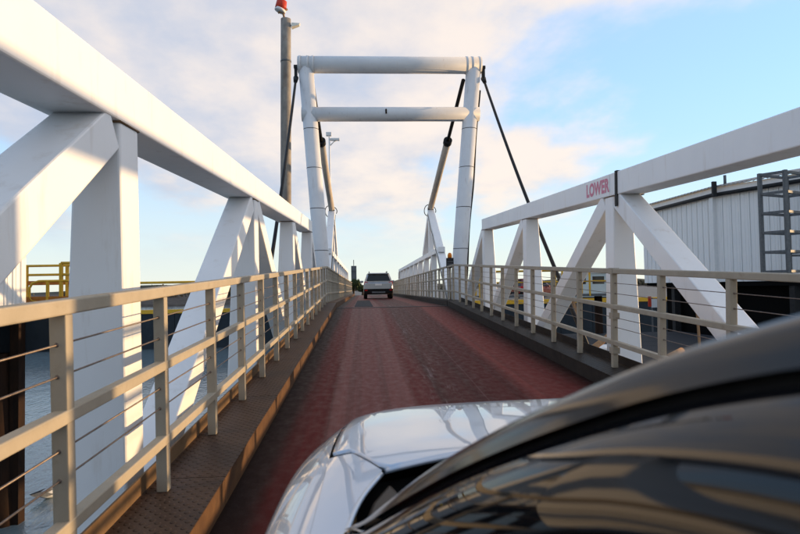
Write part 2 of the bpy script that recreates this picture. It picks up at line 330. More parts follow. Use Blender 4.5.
FSL = radians(-0.15); HINGE = D(0, S_BRK, 0); FR = (FSL, 0, 0); FLEN = 42.6; FO = 3.15
def Fw(x, s, h): return HINGE + Vector((x, s*cos(FSL) - h*sin(FSL), s*sin(FSL) + h*cos(FSL)))
WATER = -3.4

# ------------------------------------------------------------------ setting
struct('water', MB().quad_strip([[(-3000, -600, 0), (3000, -600, 0)], [(-3000, 5000, 0), (3000, 5000, 0)]], smooth=False), 'water', loc=(0, 0, WATER))
struct('seabed', MB().box(-400, 400, -300, 400, -3, -2.5), 'shore', loc=(0, 0, WATER))
# near span deck: slab with the worn red running surface on top
deck = struct('road_deck', MB().box(-0.85, 2.665, -5.1, S_BRK-0.02, -0.03, 0), 'deck', loc=D(0, 0, 0), rot=NR)
slab = struct('deck_slab', MB().box(-1.33, 3.10, -5.1, S_BRK-0.02, -0.26, -0.034), 'dark', loc=D(0, 0, 0), rot=NR)
for s in NODE[:-1]:
    obj('floor_beam', MB().box(-1.41, 3.46, s-0.14, s+0.14, -0.62, -0.264), 'dark', slab)
hj = struct('hinge_plate', MB().box(-0.84, 2.65, -0.16, 0.0, -0.02, 0.010), 'dark', loc=D(0, S_BRK+0.03, 0), rot=NR)
fdeck = struct('far_road_deck', MB().box(-0.85, 2.665, 0.04, FLEN, -0.03, 0), 'deck', loc=HINGE, rot=FR)
struct('far_deck_slab', MB().box(-1.33, 3.10, 0.04, FLEN, -0.30, -0.034), 'dark', loc=HINGE, rot=FR)
gp = struct('grit_plate', MB().box(-0.30, 0.32, 0.9, 12.5, 0.0, 0.008), 'rubbermat', loc=Fw(0, 0, 0.001), rot=FR)
# ramp foot behind the camera
struct('approach_road', MB().box(-4, 6, -40, -5.12, -0.35, -0.004), 'asphalt', loc=D(0, 0, 0), rot=NR)
struct('approach_abutment', MB().box(-4.2, 6.2, -40, -5.5, -6, -0.7), 'conc', loc=(0, 0, 0))
# quay on the far side
struct('quay', MB().box(7.5, 140, 45.6, 260, -6.4, 0.30), 'conc')
struct('quay_end', MB().box(-6, 7.5, 62, 260, -6.4, 0.301), 'conc')
e0 = Fw(0, FLEN, 0)
struct('quay_road', MB().hexa([(-0.9, e0.y+0.02, 0.2), (2.8, e0.y+0.02, 0.2), (3.2, 90, 0.2), (-2, 90, 0.2)],
                             [(-0.9, e0.y+0.02, e0.z), (2.8, e0.y+0.02, e0.z), (3.2, 90, 0.33), (-2, 90, 0.33)]), 'asphalt')
# far shore: a low rocky strip with woods
def shore():
    mb = MB(); rows = []
    xs = [-420 + 12*i for i in range(86)]
    for j, (dy, z) in enumerate(((0, -0.6), (4, 0.9), (14, 2.2), (40, 3.2), (120, 4.0))):
        rows.append([(x, 208 + dy + 14*sin(x*0.013) + random.uniform(-2, 2), z + (random.uniform(-0.5, 0.6) if j else 0)) for x in xs])
    return mb.quad_strip(rows, smooth=False)
struct('far_shore', shore(), 'shore', loc=(0, 0, WATER))
struct('distant_hills', MB().quad_strip([[(x, 1500, 0) for x in range(-1600, 1601, 40)], [(x, 1560, 9 + 8*abs(sin(x*0.0031)) + 5*sin(x*0.011+1) + random.uniform(-1, 1)) for x in range(-1600, 1601, 40)],
                                        [(x, 1900, 0) for x in range(-1600, 1601, 40)]]), 'farleaf', loc=(0, 0, WATER))
def leaves(mb, c, rad, n, size):
    for _ in range(n):
        while True:
            v = Vector((random.uniform(-1, 1), random.uniform(-1, 1), random.uniform(-1, 1)))
            if 0.15 < v.length < 1: break
        p = Vector(c) + Vector((v.x*rad[0], v.y*rad[1], v.z*rad[2]))
        e = Euler((random.uniform(0, 6.3), random.uniform(0, 6.3), random.uniform(0, 6.3))).to_matrix(); s = size*random.uniform(0.6, 1.3)
        o = len(mb.v); mb.v += [tuple(p + e @ Vector(q)*s) for q in ((-.5, 0, 0), (0, -.28, .06), (.6, 0, 0), (0, .28, .06))]
        mb.f.append((o, o+1, o+2, o+3)); mb.sm.append(False)
wood = MB()
for i in range(230):
    x = random.uniform(-330, 330)
    if abs(x+112) < 12 and random.random() < .5: continue
    h = random.uniform(1.2, 3.0) * (1.6 if random.random() < 0.15 else 1)
    y = 212 + 14*sin(x*0.013) + random.uniform(2, 40)
    for k in range(3):
        leaves(wood, (x+random.uniform(-2, 2), y, 2.0 + h*random.uniform(.5, 1.0)), (random.uniform(2, 4), 2, h*0.6), 34, 1.0)
wo = obj('far_woodland', wood, 'farleaf', loc=(0, 0, WATER)); wo['kind'] = 'stuff'; tag(wo, 'low dark scrub and trees along the far shore', 'woodland')

# ------------------------------------------------------------------ kerb ledges
def ledge(side, label):
    sg = -1 if side == 'L' else 1
    edge = LK if side == 'L' else RK
    outw = 0.41
    t = thing('kerb_ledge', label, 'kerb', D(edge, 0, 0.0), NR, 'kerb ledges of the near span')
    x0, x1 = (-outw, 0) if sg < 0 else (0, outw)
    n = 11; ln = (S_BRK+5.07-.02)/11
    me = None; me2 = None; mt = None
    for k in range(n):
        y = -5.07 + k*ln
        if me is None:
            a = MB().box(x0, x1, 0.003, ln-0.003, 0.002, KH-0.007); me = a.mesh('ledge_riser')
            b = MB().box(x0, x1 + (0.006 if sg < 0 else 0), 0.004, ln-0.004, KH-0.006, KH) if sg < 0 else MB().box(x0-0.006, x1, 0.004, ln-0.004, KH-0.006, KH)
            me2 = b.mesh('checker_plate')
            xo = x0 if sg < 0 else x1-0.012
            mt = MB().box(xo, xo+0.012, 0.004, ln-0.004, KH+0.002, KH+0.10).mesh('toe_board')
        obj('ledge_riser', me, 'riser' if sg < 0 else 'shadekerb', t, (0, y, 0)); obj('checker_plate', me2, 'checker' if sg < 0 else 'darkchecker', t, (0, y, 0)); obj('toe_board', mt, 'toe' if sg < 0 else 'shadekerb', t, (0, y, 0))
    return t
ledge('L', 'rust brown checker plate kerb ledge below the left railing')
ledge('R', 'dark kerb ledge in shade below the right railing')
def far_ledge(side, label):
    sg = -1 if side == 'L' else 1; edge = LK if side == 'L' else RK
    t = thing('kerb_ledge', label, 'kerb', Fw(edge, 0, 0.0), FR, 'kerb ledges of the far span')
    x0, x1 = (-0.41, 0) if sg < 0 else (0, 0.41); ln = 4.2; me = None
    for k in range(10):
        if me is None: me = MB().box(x0, x1, 0.003, ln-0.003, 0.002, KH).mesh('ledge_riser')
        obj('ledge_riser', me, 'riser' if sg < 0 else 'shadekerb', t, (0, 0.10+k*ln, 0))
far_ledge('L', 'far left kerb ledge beyond the gantry')
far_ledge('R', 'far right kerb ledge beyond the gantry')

# ------------------------------------------------------------------ railings
def railing(label, frame, rot, x, s0, s1, first, step, group, wires=True, zb=KH):
    """x = inner face; posts stand on the kerb ledge"""
    sg = 1 if x > 0 else -1
    t = thing('railing', label, 'railing', frame(x, s0, zb), rot, group)
    RH = 1.15
    xi, xo = (0, 0.062) if sg > 0 else (-0.062, 0)
    pm_ = MB().box(xi, xo, -0.03, 0.03, 0.0, RH-0.058); nb = len(pm_.f)
    for z in (0.47, 0.58, 0.86, 0.98): pm_.tube([(0.035*sg, -0.034, z), (0.035*sg, 0.034, z)], 0.010, 8)
    post = pm_.mesh('post'); post.materials.append(M['rail']); post.materials.append(M['wire'])
    for p_ in post.polygons: p_.material_index = 0 if p_.index < nb else 1
    s = first
    while s < s1 - 0.02:
        obj('post', post, 'rail', t, (0, s-s0, 0), bevel=0.005)
        s += step
    ln = s1-s0
    # top rail sits on the posts, lower rails pass just inside the post faces
    a, b = (-0.004, 0.070) if sg > 0 else (-0.070, 0.004)
    obj('top_rail', MB().box(a, b, 0, ln, RH-0.058, RH), 'rail', t, bevel=0.007)
    a, b = (-0.003, 0.052) if sg > 0 else (-0.052, 0.003)
    for z in (0.735, 0.318):
        obj('mid_rail', MB().box(a, b, 0, ln, z-0.052, z), 'rail', t, bevel=0.006)
    if wires:
        xc = 0.035*sg
        for z in (0.47, 0.58, 0.86, 0.98):
            obj('wire', MB().tube([(xc, 0.02, z), (xc, ln-0.02, z)], 0.004, 6), 'wire', t)
    return t
rl = railing('sunlit beige post and rail fence along the left kerb', D, NR, LR, -5.0, S_BRK-0.06, 2.34-1.112*6, 1.112, 'railings of the near span')
rr = railing('shaded beige post and rail fence along the right kerb', D, NR, RR, -5.0, S_BRK-0.06, 2.34-1.112*6, 1.112, 'railings of the near span')
for z in (1.12, 0.6, 0.2):      # clamps at the rail joint by the middle column
    obj('clamp', MB().box(-0.010, 0.075, -0.05, 0.05, z-0.035, z+0.036), 'rail', rr, (0, 2.34+1.112*4+5.0, 0))
railing('far left railing running on beyond the gantry', Fw, FR, LR, 0.15, FLEN-0.5, 0.22, 1.2, 'railings of the far span')
railing('far right railing running on beyond the amber beacon', Fw, FR, RR, 0.15, FLEN-0.5, 0.22, 1.2, 'railings of the far span')

# ------------------------------------------------------------------ near trusses
CT, CB = 2.63, 2.315           # top chord: top and bottom
def truss(side, label):
    sg = -1 if side == 'L' else 1
    x = LT if side == 'L' else RT
    t = thing('steel_truss', label, 'truss', D(x, 0, 0), NR, 'trusses of the near span')
    X = lambda d: d*sg
    a, b = NODE[1]-0.15, NODE[5]+0.15
    for (s0, s1, nm) in ((a, NODE[3]-0.045, 'top_chord'), (NODE[3]-0.035, b, 'top_chord')):
        c = MB(); c.box(min(X(0), X(.36)), max(X(0), X(.36)), s0, s1, CB, CT); obj(nm, c, 'white', t, bevel=0.012)
    c = MB(); c.box(min(X(.02), X(.40)), max(X(.02), X(.40)), NODE[0]-.1, NODE[6]+.12, -0.72, -0.40); obj('bottom_chord', c, 'white', t, bevel=0.012)
    for k in range(1, 6):
        s = NODE[k]; d0, d1 = 0.42, 0.27
        c = MB().hexa([(X(.002), s-.145, -0.398), (X(d0), s-.145, -0.398), (X(d0), s+.145, -0.398), (X(.002), s+.145, -0.398)],
                      [(X(.002), s-.145, CB-.002), (X(d1), s-.145, CB-.002), (X(d1), s+.145, CB-.002), (X(.002), s+.145, CB-.002)])
        oc = obj('column', c, 'white', t, bevel=0.02, seg=3)
        zw = CB - 0.006       # weld bead where the column meets the chord
        obj('weld_bead', MB().tube([(X(.0), s-.147, zw), (X(d1+.002), s-.147, zw)], 0.008, 6).tube([(X(d1+.002), s+.147, zw), (X(.0), s+.147, zw)], 0.008, 6).tube([(X(.0), s-.15, zw), (X(.0), s+.15, zw)], 0.007, 6), 'toe', oc)
    def diag(sa, ha, sb, hb):
        p, q = Vector((X(.155), sa, ha)), Vector((X(.185), sb, hb))
        c = MB().bar(p, q, (1, 0, 0), 0.29, None, 0.25); obj('diagonal', c, 'white', t, bevel=0.012)
    for k in (1, 2, 3):
        diag(NODE[k]-.20, CB-.06, NODE[k-1]+.22, -.36)
    for k in (3, 4, 5):
        diag(NODE[k]+.20, CB-.06, NODE[k+1]-.22, -.36)
    return t
tl = truss('L', 'white steel truss on the left, its top chord lit warm by the sun')
tr = truss('R', 'white steel truss on the right carrying the LOWER lettering')
# black strap round the right chord and the lettering
sb = NODE[3]-0.265
st_ = MB()
st_.box(-0.012, -0.002, sb-0.035, sb+0.035, CB-0.16, CT+0.012); st_.box(-0.002, 0.372, sb-0.035, sb+0.035, CT+0.002, CT+0.012); st_.box(0.362, 0.372, sb-0.035, sb+0.035, CB-0.012, CT+0.002)
st_.box(-0.002, 0.362, sb-0.035, sb+0.035, CB-0.012, CB-0.003)
obj('strap', st_, 'blackrub', tr)
cu = bpy.data.curves.new('lettering', 'FONT'); cu.body = 'LOWER'; cu.size = 0.26; cu.offset = 0.011; cu.space_character = 1.06; cu.align_x = 'LEFT'
tmp = bpy.data.objects.new('tmp', cu); COL.objects.link(tmp)
dg = bpy.context.evaluated_depsgraph_get(); me = bpy.data.meshes.new_from_object(tmp.evaluated_get(dg)); bpy.data.objects.remove(tmp)
xs = [v.co.x for v in me.vertices]; wd = max(xs)-min(xs); x0 = min(xs)
for v in me.vertices:
    u, h = (v.co.x-x0)/wd*0.86, v.co.y
    v.co = (0, -u, h)
me.materials.clear(); me.materials.append(M['letter'])
lo = obj('lettering', me, 'letter', tr, (-0.0025, NODE[3]+0.83, CB+0.075)); lo['label'] = 'faded red LOWER lettering'

# ------------------------------------------------------------------ far trusses
FL_ = FLEN - FO
def far_truss(side, label):
    sg = -1 if side == 'L' else 1; x = LT if side == 'L' else RT
    t = thing('steel_truss', label, 'truss', Fw(x, FO, 0), FR, 'trusses of the far span')
    X = lambda d: d*sg
    def slab(nm, x0, x1, s0, s1, h0, h1): obj(nm, MB().box(min(X(x0), X(x1)), max(X(x0), X(x1)), s0, s1, h0, h1), 'white', t, bevel=0.01)
    top = 2.47
    slab('bottom_chord', .02, .36, 0.3, FL_, -.66, -.38)
    slab('top_chord', .0, .3, 5.2, FL_-3.2, top-.24, top)
    nodes = [1.6] + [8.2 + 3.6*k for k in range(9)]
    for s in nodes[1:]: slab('column', .002, .27, s-.11, s+.11, -.38, top-.242)
    def dg(sa, ha, sb, hb, w=.2): obj('diagonal', MB().bar((X(.14), sa, ha), (X(.14), sb, hb), (1, 0, 0), .24, None, w), 'white', t, bevel=0.01)
    for k in range(1, len(nodes)-1): dg(nodes[k]+.15, top-.28, nodes[k+1]-.15, -.34)
    dg(FL_-3.2, top-.12, FL_-.4, -.34)
    # mast frame that carries the lifting cylinder
    obj('mast_leg', MB().bar((X(.15), 1.7, -.36), (X(.15), 9.35, 4.54), (1, 0, 0), .34, None, .40), 'white', t, bevel=0.012)
    obj('mast_leg', MB().bar((X(.15), 9.45, 4.50), (X(.15), 12.6, top), (1, 0, 0), .30, None, .30), 'white', t, bevel=0.012)
    obj('gusset', MB().box(min(X(.02), X(.28)), max(X(.02), X(.28)), 9.15, 9.65, 4.2, 2.32), 'white', t, bevel=0.03)
    # hoses looping off the cylinder foot
    for r_, o_ in ((.22, .1), (.3, -.1)):
        pts = [(X(.15)+o_ + r_*0.8*cos(a), 9.35 + .1*sin(a*2), 4.69 + r_*sin(a)) for a in [2*pi*k/16*0.8-0.6 for k in range(17)]]
        obj('hose', MB().tube(pts, 0.022, 6), 'blackrub', t)
    pts = [(X(-.05), 9.2 - 7*u, 4.49 - 4.44*u + .06*sin(u*25)) for u in [k/20 for k in range(21)]]
    obj('hose', MB().tube(pts, 0.013, 6), 'blackrub', t)
    return t
far_truss('L', 'far left white truss with a raised mast frame behind the gantry')
far_truss('R', 'far right white truss with a raised mast frame behind the gantry')

# ------------------------------------------------------------------ gantry
GY = D(0, S_END, 0).y + 0.50
g = thing('lifting_gantry', 'white tubular steel gantry with two cross tubes spanning the road', 'gantry', (1.05, GY, 0))
gx = lambda x: x-1.05
ZT, Z2 = 9.78, 7.92
legs = {}
for sg, xt, xb in ((-1, -2.00, -1.46), (1, 4.30, 3.56)):
    zt, zb = ZT, -0.2
    # lean read between top and rail height, carried on down
    top = Vector((gx(xt), 0, zt)); bot = Vector((gx(xb), 0, 1.9)); dirn = (bot-top)/(top.z-bot.z)
    foot = Vector((gx(xb), 0, 1.9)) + Vector((dirn.x*0.15, 0, -1))*(1.9-zb)
    lg = obj('leg', MB().tube([top, bot, foot], 0.275, 32), 'whitetube', g); legs[sg] = (top, bot)
    for z in (7.35, 5.9, 4.4, 2.85):
        p = top + (bot-top)*((zt-z)/(zt-1.9))
        obj('weld_band', MB().tube([p-Vector((0, 0, .011)), p+Vector((0, 0, .011))], 0.278, 32), 'dark', lg)
    obj('foot_plate', MB().box(foot.x-.5, foot.x+.5, -.5, .5, zb-.06, zb), 'dark', g)
    # outer clevis for the tie rod
    xo = gx(xt) + sg*0.36
    obj('clevis', MB().box(xo-.05, xo+.05, -.10, -.04, ZT-.55, ZT-.15).box(xo-.05, xo+.05, .04, .10, ZT-.55, ZT-.15).box(xo-.07, xo+.07, -.12, .12, ZT-.16, ZT-.04), 'dark', g, bevel=0.01)
    # hydraulic hose down the leg
    pts = [top + (bot-top)*u + Vector((sg*(0.30 + .02*sin(u*14)), .03*cos(u*9), 0)) for u in [0.12+0.95*k/24 for k in range(25)]]
    if sg > 0: obj('hose', MB().tube(pts, 0.03, 6), 'blackrub', g)
tb = obj('cross_tube', MB().tube([(gx(-2.28), 0, ZT), (gx(4.58), 0, ZT)], 0.31, 32), 'whitetube', g)
for xx in (-2.20, -1.92, -1.72, 4.02, 4.22, 4.50):
    obj('flange_ring', MB().tube([(gx(xx)-.04, 0, ZT), (gx(xx)+.04, 0, ZT)], 0.328, 32), 'whitetube', tb)
obj('cross_tube', MB().tube([(gx(-2.16), 0, Z2), (gx(4.46), 0, Z2)], 0.265, 32), 'whitetube', g)
obj('drain_stub', MB().tube([(gx(0.95), -.27, Z2-.05), (gx(0.95), -.27, Z2+.12)], 0.03, 8), 'rustpile', g)
gb = struct('gantry_pier', MB().box(-2.1, 4.4, GY-.6, GY+.6, -1.5, -0.26), 'conc')
for xx in (-1.5, 3.8): obj('pier_pile', MB().tube([(xx, GY, -6), (xx, GY, -1.5)], 0.4, 20), 'rustpile', gb)

# lifting cylinders from the gantry to the far masts
for sg, xa, lab in ((-1, -1.80, 'left lifting cylinder, dark rod above cream barrel, behind the gantry leg'), (1, 3.95, 'right lifting cylinder, dark rod above cream barrel, inside the gantry leg')):
    p = Vector((xa, GY+.30, ZT-.45)); q = Fw((LT-.15) if sg < 0 else (RT+.15), FO+9.4, 4.80)
    t = thing('hydraulic_cylinder', lab, 'cylinder', q, group='lifting cylinders')
    d = p-q
    m0 = d*0.60
    obj('barrel', MB().tube([Vector((0, 0, 0)), m0], 0.155, 20), 'jack', t)
    obj('gland', MB().tube([m0-d*.012, m0+d*.012], 0.19, 20), 'blackrub', t)
    obj('rod', MB().tube([m0, d], 0.075, 14), 'blackrub', t)
    obj('lug', MB().box(-.14, .14, -.16, .16, -.13, .06), 'dark', t)
# tie rods from the gantry top to the outer side of the near span
for sg, lab in ((-1, 'black tie rod sloping down outside the left truss'), (1, 'black tie rod sloping down outside the right truss')):
    xo = -2.36 if sg < 0 else 4.66
    p = Vector((xo, GY, ZT-.5)); e = D((LT-.62) if sg < 0 else (RT+.95), 11.4, -0.5)
    t = thing('tie_rod', lab, 'tie rod', e, group='gantry tie rods')
    d = p-e
    obj('rod', MB().tube([d*u + Vector((0, 0, -0.26*sin(pi*u))) for u in [k/10 for k in range(11)]], 0.046, 12), 'blackrub', t)
    obj('fork', MB().tube([d*0.975, d*1.0], [.07, .10], 12), 'dark', t)
    xin = (LT-.36-e.x) if sg < 0 else (RT+.38-e.x)
    obj('lug', MB().box(min(xin, 0)-.05, max(xin, 0)+.05, -.09, .09, -.12, .1), 'dark', t)
# beacon on its post beside the right gantry leg
b0 = Fw(2.98, 1.45, KH)
t = thing('warning_beacon', 'amber beacon on a dark box at the end of the right railing', 'beacon', b0, group=None)
obj('post', MB().tube([(0, 0, 0), (0, 0, 1.12)], 0.035, 10), 'rail', t); obj('box', MB().box(-.12, .12, -.09, .09, 1.08, 1.42), 'dark', t, bevel=.01)
obj('lens', MB().tube([(0, 0, 1.42), (0, 0, 1.52), (0, 0, 1.58), (0, 0, 1.60)], [.075, .075, .055, .02], 14), 'amber', t)
obj('louvre', MB().box(-.10, .10, -.10, -.091, 1.12, 1.14).box(-.10, .10, -.10, -.091, 1.2, 1.22).box(-.10, .10, -.10, -.091, 1.28, 1.3), 'galv', t)

# ------------------------------------------------------------------ foreground car
XC = 0.68
def cr(pts, t):
    """Catmull-Rom through keyed rows: pts = [(key, values...)] sorted by key"""
    ks = [p[0] for p in pts]
    if t <= ks[0]: return pts[0][1]
    if t >= ks[-1]: return pts[-1][1]
    i = max(k for k in range(len(ks)-1) if ks[k] <= t)
    k0, k1 = ks[i], ks[i+1]; u = (t-k0)/(k1-k0)
    p1, p2 = pts[i][1], pts[i+1][1]; pa = pts[i-1] if i > 0 else None; pb = pts[i+2] if i+2 < len(pts) else None
    res = []
    for j in range(len(p1)):
        a, b = p1[j], p2[j]; sl = (b-a)/(k1-k0)
        def lim(other, s0):          # keep slopes tame so that no overshoot shows in reflections
            m = (other+s0)/2
            if other*s0 <= 0: return 0.0
            return math.copysign(min(abs(m), 2.2*min(abs(other), abs(s0))), m)
        m0 = lim((a-pa[1][j])/(k0-pa[0]), sl) if pa else sl
        m1 = lim((pb[1][j]-b)/(pb[0]-k1), sl) if pb else sl
        h = k1-k0
        res.append((2*u**3-3*u**2+1)*a + (u**3-2*u**2+u)*h*m0 + (-2*u**3+3*u**2)*b + (u**3-u**2)*h*m1)
    return res
# half sections: centre, mid hood, crease, shoulder, upper side, widest, lower side, sill as (w, h)
SEC = [
 (-2.22, (0, .70, .30, .70, .50, .70, .58, .68, .62, .60, .63, .50, .62, .38, .56, .30)),
 (-2.16, (0, .90, .36, .90, .62, .90, .70, .87, .74, .78, .75, .60, .74, .40, .68, .26)),
 (-1.95, (0, 1.0, .40, 1.0, .70, 1.0, .80, .97, .85, .88, .86, .66, .85, .42, .80, .23)),
 (-1.4, (0, 1.0, .42, 1.0, .73, 1.01, .83, .985, .885, .90, .90, .69, .885, .44, .84, .21)),
 (-0.4, (0, 1.0, .42, 1.0, .74, 1.0, .84, .975, .885, .89, .90, .69, .885, .44, .85, .20)),
 (0.5, (0, 1.0, .42, 1.01, .73, 1.01, .835, .98, .885, .895, .90, .69, .885, .44, .85, .20)),
 (0.95, (0, 1.03, .40, 1.025, .725, 1.0, .83, .975, .89, .90, .905, .70, .89, .44, .85, .20)),
 (1.3, (0, 1.032, .38, 1.027, .715, 1.004, .82, .97, .885, .895, .90, .70, .885, .44, .85, .20)),
 (1.6, (0, 1.014, .37, 1.009, .708, .986, .81, .948, .872, .872, .887, .68, .875, .43, .84, .20)),
 (1.85, (0, .990, .36, .985, .688, .962, .782, .915, .840, .835, .853, .65, .845, .42, .80, .20)),
 (1.97, (0, .974, .35, .969, .660, .947, .748, .895, .800, .808, .813, .62, .80, .40, .75, .20)),
 (2.05, (0, .957, .33, .952, .615, .930, .692, .868, .742, .765, .755, .58, .745, .39, .70, .20)),
 (2.12, (0, .915, .30, .908, .535, .885, .595, .815, .635, .71, .645, .54, .64, .38, .60, .21)),
 (2.17, (0, .83, .25, .82, .42, .79, .46, .73, .485, .64, .495, .52, .49, .37, .46, .23)),
 (2.21, (0, .66, .18, .65, .26, .63, .29, .60, .305, .55, .31, .48, .305, .38, .28, .28))]
VK = [0, .16, .30, .42, .54, .68, .86, 1.0]
def body_pt(s, v):
    sec = cr(SEC, s)
    rows = [(VK[j], (sec[2*j], sec[2*j+1])) for j in range(8)]
    q = cr(rows, v); return q
carf = thing('silver_car', 'silver blue car close in the foreground, its bonnet and side glass in frame', 'car', D(XC, 0, 0), NR)
def body_part(name, s0, s1, v0, v1, material, ns=24, nv=14, side=-1, inset=0.0, test=None, parent=None, label=None):
    mb = MB(); rows = []
    for i in range(ns+1):
        s = s0 + (s1-s0)*i/ns; r = []
        for j in range(nv+1):
            v = v0 + (v1-v0)*j/nv; wv, hv = body_pt(s, v)
            r.append(Vector((side*wv, s, hv)))
        rows.append(r)
    if inset:
        rows = [[Vector((p.x*(1-inset), p.y-inset*0.3, p.z-inset*0.6)) for p in r] for r in rows]
    o0 = len(mb.v); n = nv+1
    for r in rows: mb.v += [tuple(p) for p in r]
    for i in range(ns):
        for j in range(nv):
            c = (rows[i][j]+rows[i+1][j+1])/2
            if test and not test(c): continue
            f = (i*n+j, i*n+j+1, (i+1)*n+j+1, (i+1)*n+j); mb.f.append(f if side > 0 else f[::-1]); mb.sm.append(True)
    return obj(name, mb, material, parent or carf)
AX_F, AX_R, WR = 1.38, -1.32, 0.335
def off_wheel(c): return (Vector((0, c.y-AX_F, c.z-WR)).length > 0.385) and (Vector((0, c.y-AX_R, c.z-WR)).length > 0.385)
HV = VK[2] + 0.035             # hood edge runs just outside the crease
gap = 0.006
# dark under-skin that shows in the shut lines
for sd in (-1, 1):
    body_part('inner_skin', -2.2, 2.20, 0.0, 1.0, 'blackrub', 90, 28, sd, inset=0.012, test=lambda c: off_wheel(c) and not (-1.9 < c.y < 1.36 and abs(c.x) < 0.725 and c.z > 0.9))
def v_of_w(s, wq):              # invert the section: fraction for a given half width
    lo_, hi_ = 0.0, VK[4]
    for _ in range(26):
        mid = (lo_+hi_)/2
        if body_pt(s, mid)[0] < wq: lo_ = mid
        else: hi_ = mid
    return lo_
def hood_rear(wq):              # rear edge of the bonnet, its corners cut off
    return 1.37 - 0.12*(wq/0.64)**2 if wq <= 0.64 else 1.25 + (wq-0.64)/0.074*0.17
def wing_inner(s):              # inner edge of the panel behind the bonnet corner
    if s > 1.25: return 0.644 + (s-1.25)/0.17*0.074
    return cr([(0.90, (0.722,)), (0.98, (0.716,)), (1.127, (0.689,)), (1.25, (0.643,))], s)[0]
def hood_mesh():
    mb = MB(); rows = []; ns, nv = 44, 60
    for i in range(ns+1):
        r = []
        for j in range(nv+1):
            q = -1 + 2*j/nv; v = abs(q)*HV; s_f = 2.128 - 0.03*abs(q)**2
            s_r = hood_rear(body_pt(1.33, v)[0]); s_r = hood_rear(min(body_pt(s_r, v)[0], 0.716))
            s = s_r + (s_f-s_r)*i/ns
            wv, hv = body_pt(s, v); r.append((math.copysign(wv, q) if q else 0, s, hv + 0.004))
        rows.append(r)
    mb.quad_strip(rows); return mb
hood = obj('bonnet', hood_mesh(), 'carsilver', carf)
sm = hood.modifiers.new('thick', 'SOLIDIFY'); sm.thickness = 0.012; sm.offset = -1
pts = []
for j in range(41):
    wq = -0.64 + 1.28*j/40; s_ = hood_rear(abs(wq)); hv = body_pt(s_, v_of_w(s_, abs(wq)))[1]; pts.append((wq, s_-0.002, hv-0.001))
obj('bonnet_lip', MB().tube(pts, 0.006, 8), 'carsilver', hood)
for sd in (-1, 1):
    rows = []; edge_ = []
    for i in range(25):
        s_ = 0.90 + (1.405-0.90)*i/24; va = v_of_w(s_, wing_inner(s_)); r = []
        for j in range(9):
            wv, hv = body_pt(s_, va + (max(HV+0.0075, va+0.001)-va)*j/8); r.append((sd*wv, s_, hv))
        rows.append(r)
        if s_ < 1.255: edge_.append((r[0][0], r[0][1], r[0][2]-0.002))
    wc = obj('wing_corner', MB().quad_strip(rows), 'carsilver', carf)
    obj('panel_lip', MB().tube(edge_, 0.005, 8), 'carsilver', wc)
for sd in (-1, 1):
    # front wing: between bonnet edge and sill, from the door cut forward to the lamp
    body_part('front_wing', 0.66, 1.935, HV+0.008, 0.86, 'carsilver', 60, 30, sd, test=off_wheel)
    body_part('headlight', 1.942, 2.11, HV+0.014, VK[5]-0.02, 'headlight', 12, 14, sd)
    body_part('front_door', -0.36, 0.652, VK[3]-0.01, 0.97, 'carsilver', 30, 20, sd)
    body_part('rear_door', -1.10, -0.366, VK[3]-0.01, 0.97, 'carsilver', 24, 20, sd, test=off_wheel)
    body_part('rear_quarter', -2.05, -1.106, VK[3]-0.01, 0.90, 'carsilver', 30, 20, sd, test=off_wheel)
    body_part('front_wing_sill', 0.66, 1.04, 0.862, 0.99, 'plastic', 10, 4, sd)
    body_part('front_bumper', 1.72, 2.205, VK[5]-0.012, 1.0, 'carsilver', 30, 16, sd, test=off_wheel)
    body_part('grille', 2.145, 2.204, 0.0, VK[5]-0.03, 'plastic', 8, 12, sd)
    body_part('rear_bumper', -2.215, -1.72, 0.62, 1.0, 'plastic', 20, 12, sd, test=off_wheel)
    body_part('tailgate', -2.215, -2.06, 0.0, 0.615, 'carsilver', 12, 20, sd)
    # arch flares
    for ax in (AX_F, AX_R):
        rows = []
        for k in range(25):
            a = radians(-8 + 196*k/24); ring = []
            for rad, off in ((0.372, -0.02), (0.378, 0.008), (0.405, 0.012), (0.425, 0.003)):
                yy, zz = ax + rad*cos(a), WR + rad*sin(a); zz = max(zz, 0.18)
                lo_, hi_ = VK[3], 1.0
                for _ in range(24):
                    mid = (lo_+hi_)/2
                    if body_pt(yy, mid)[1] > zz: lo_ = mid
                    else: hi_ = mid
                ring.append((sd*(body_pt(yy, lo_)[0]+off), yy, zz))
            rows.append(ring)
        obj('arch_flare', MB().quad_strip(rows), 'plastic', carf)
    for ax in (AX_F, AX_R):
        wx = sd*0.79
        wh = obj('wheel', MB().tube([(-.10, 0, 0), (-.085, 0, 0), (.085, 0, 0), (.10, 0, 0)], [.29, WR, WR, .29], 32), 'tyre', carf, (wx, ax, WR))
        rm = MB().tube([(sd*.09, 0, 0), (sd*.104, 0, 0)], [.215, .205], 28)
        for k in range(5):
            a = 2*pi*k/5; rm.bar((sd*.108, .04*cos(a), .04*sin(a)), (sd*.104, .20*cos(a), .20*sin(a)), (1, 0, 0), .02, None, .055)
        obj('rim', rm, 'rim', wh)
    # door mirror
    mr = obj('door_mirror', MB().tube([(sd*.90, .50, 1.00), (sd*.94, .50, 1.015), (sd*1.04, .49, 1.02), (sd*1.10, .47, 1.02), (sd*1.12, .46, 1.02)], [.03, .068, .075, .062, .03], 14), 'carsilver', carf)
    obj('mirror_stalk', MB().bar((sd*.80, .56, .985), (sd*.93, .50, 1.0), (0, 0, 1), .04, None, .06), 'plastic', carf)
    obj('door_handle', MB().tube([(sd*.885, -.30, .86), (sd*.905, -.26, .862), (sd*.905, -.12, .865), (sd*.885, -.08, .866)], .012, 8), 'carsilver', carf)
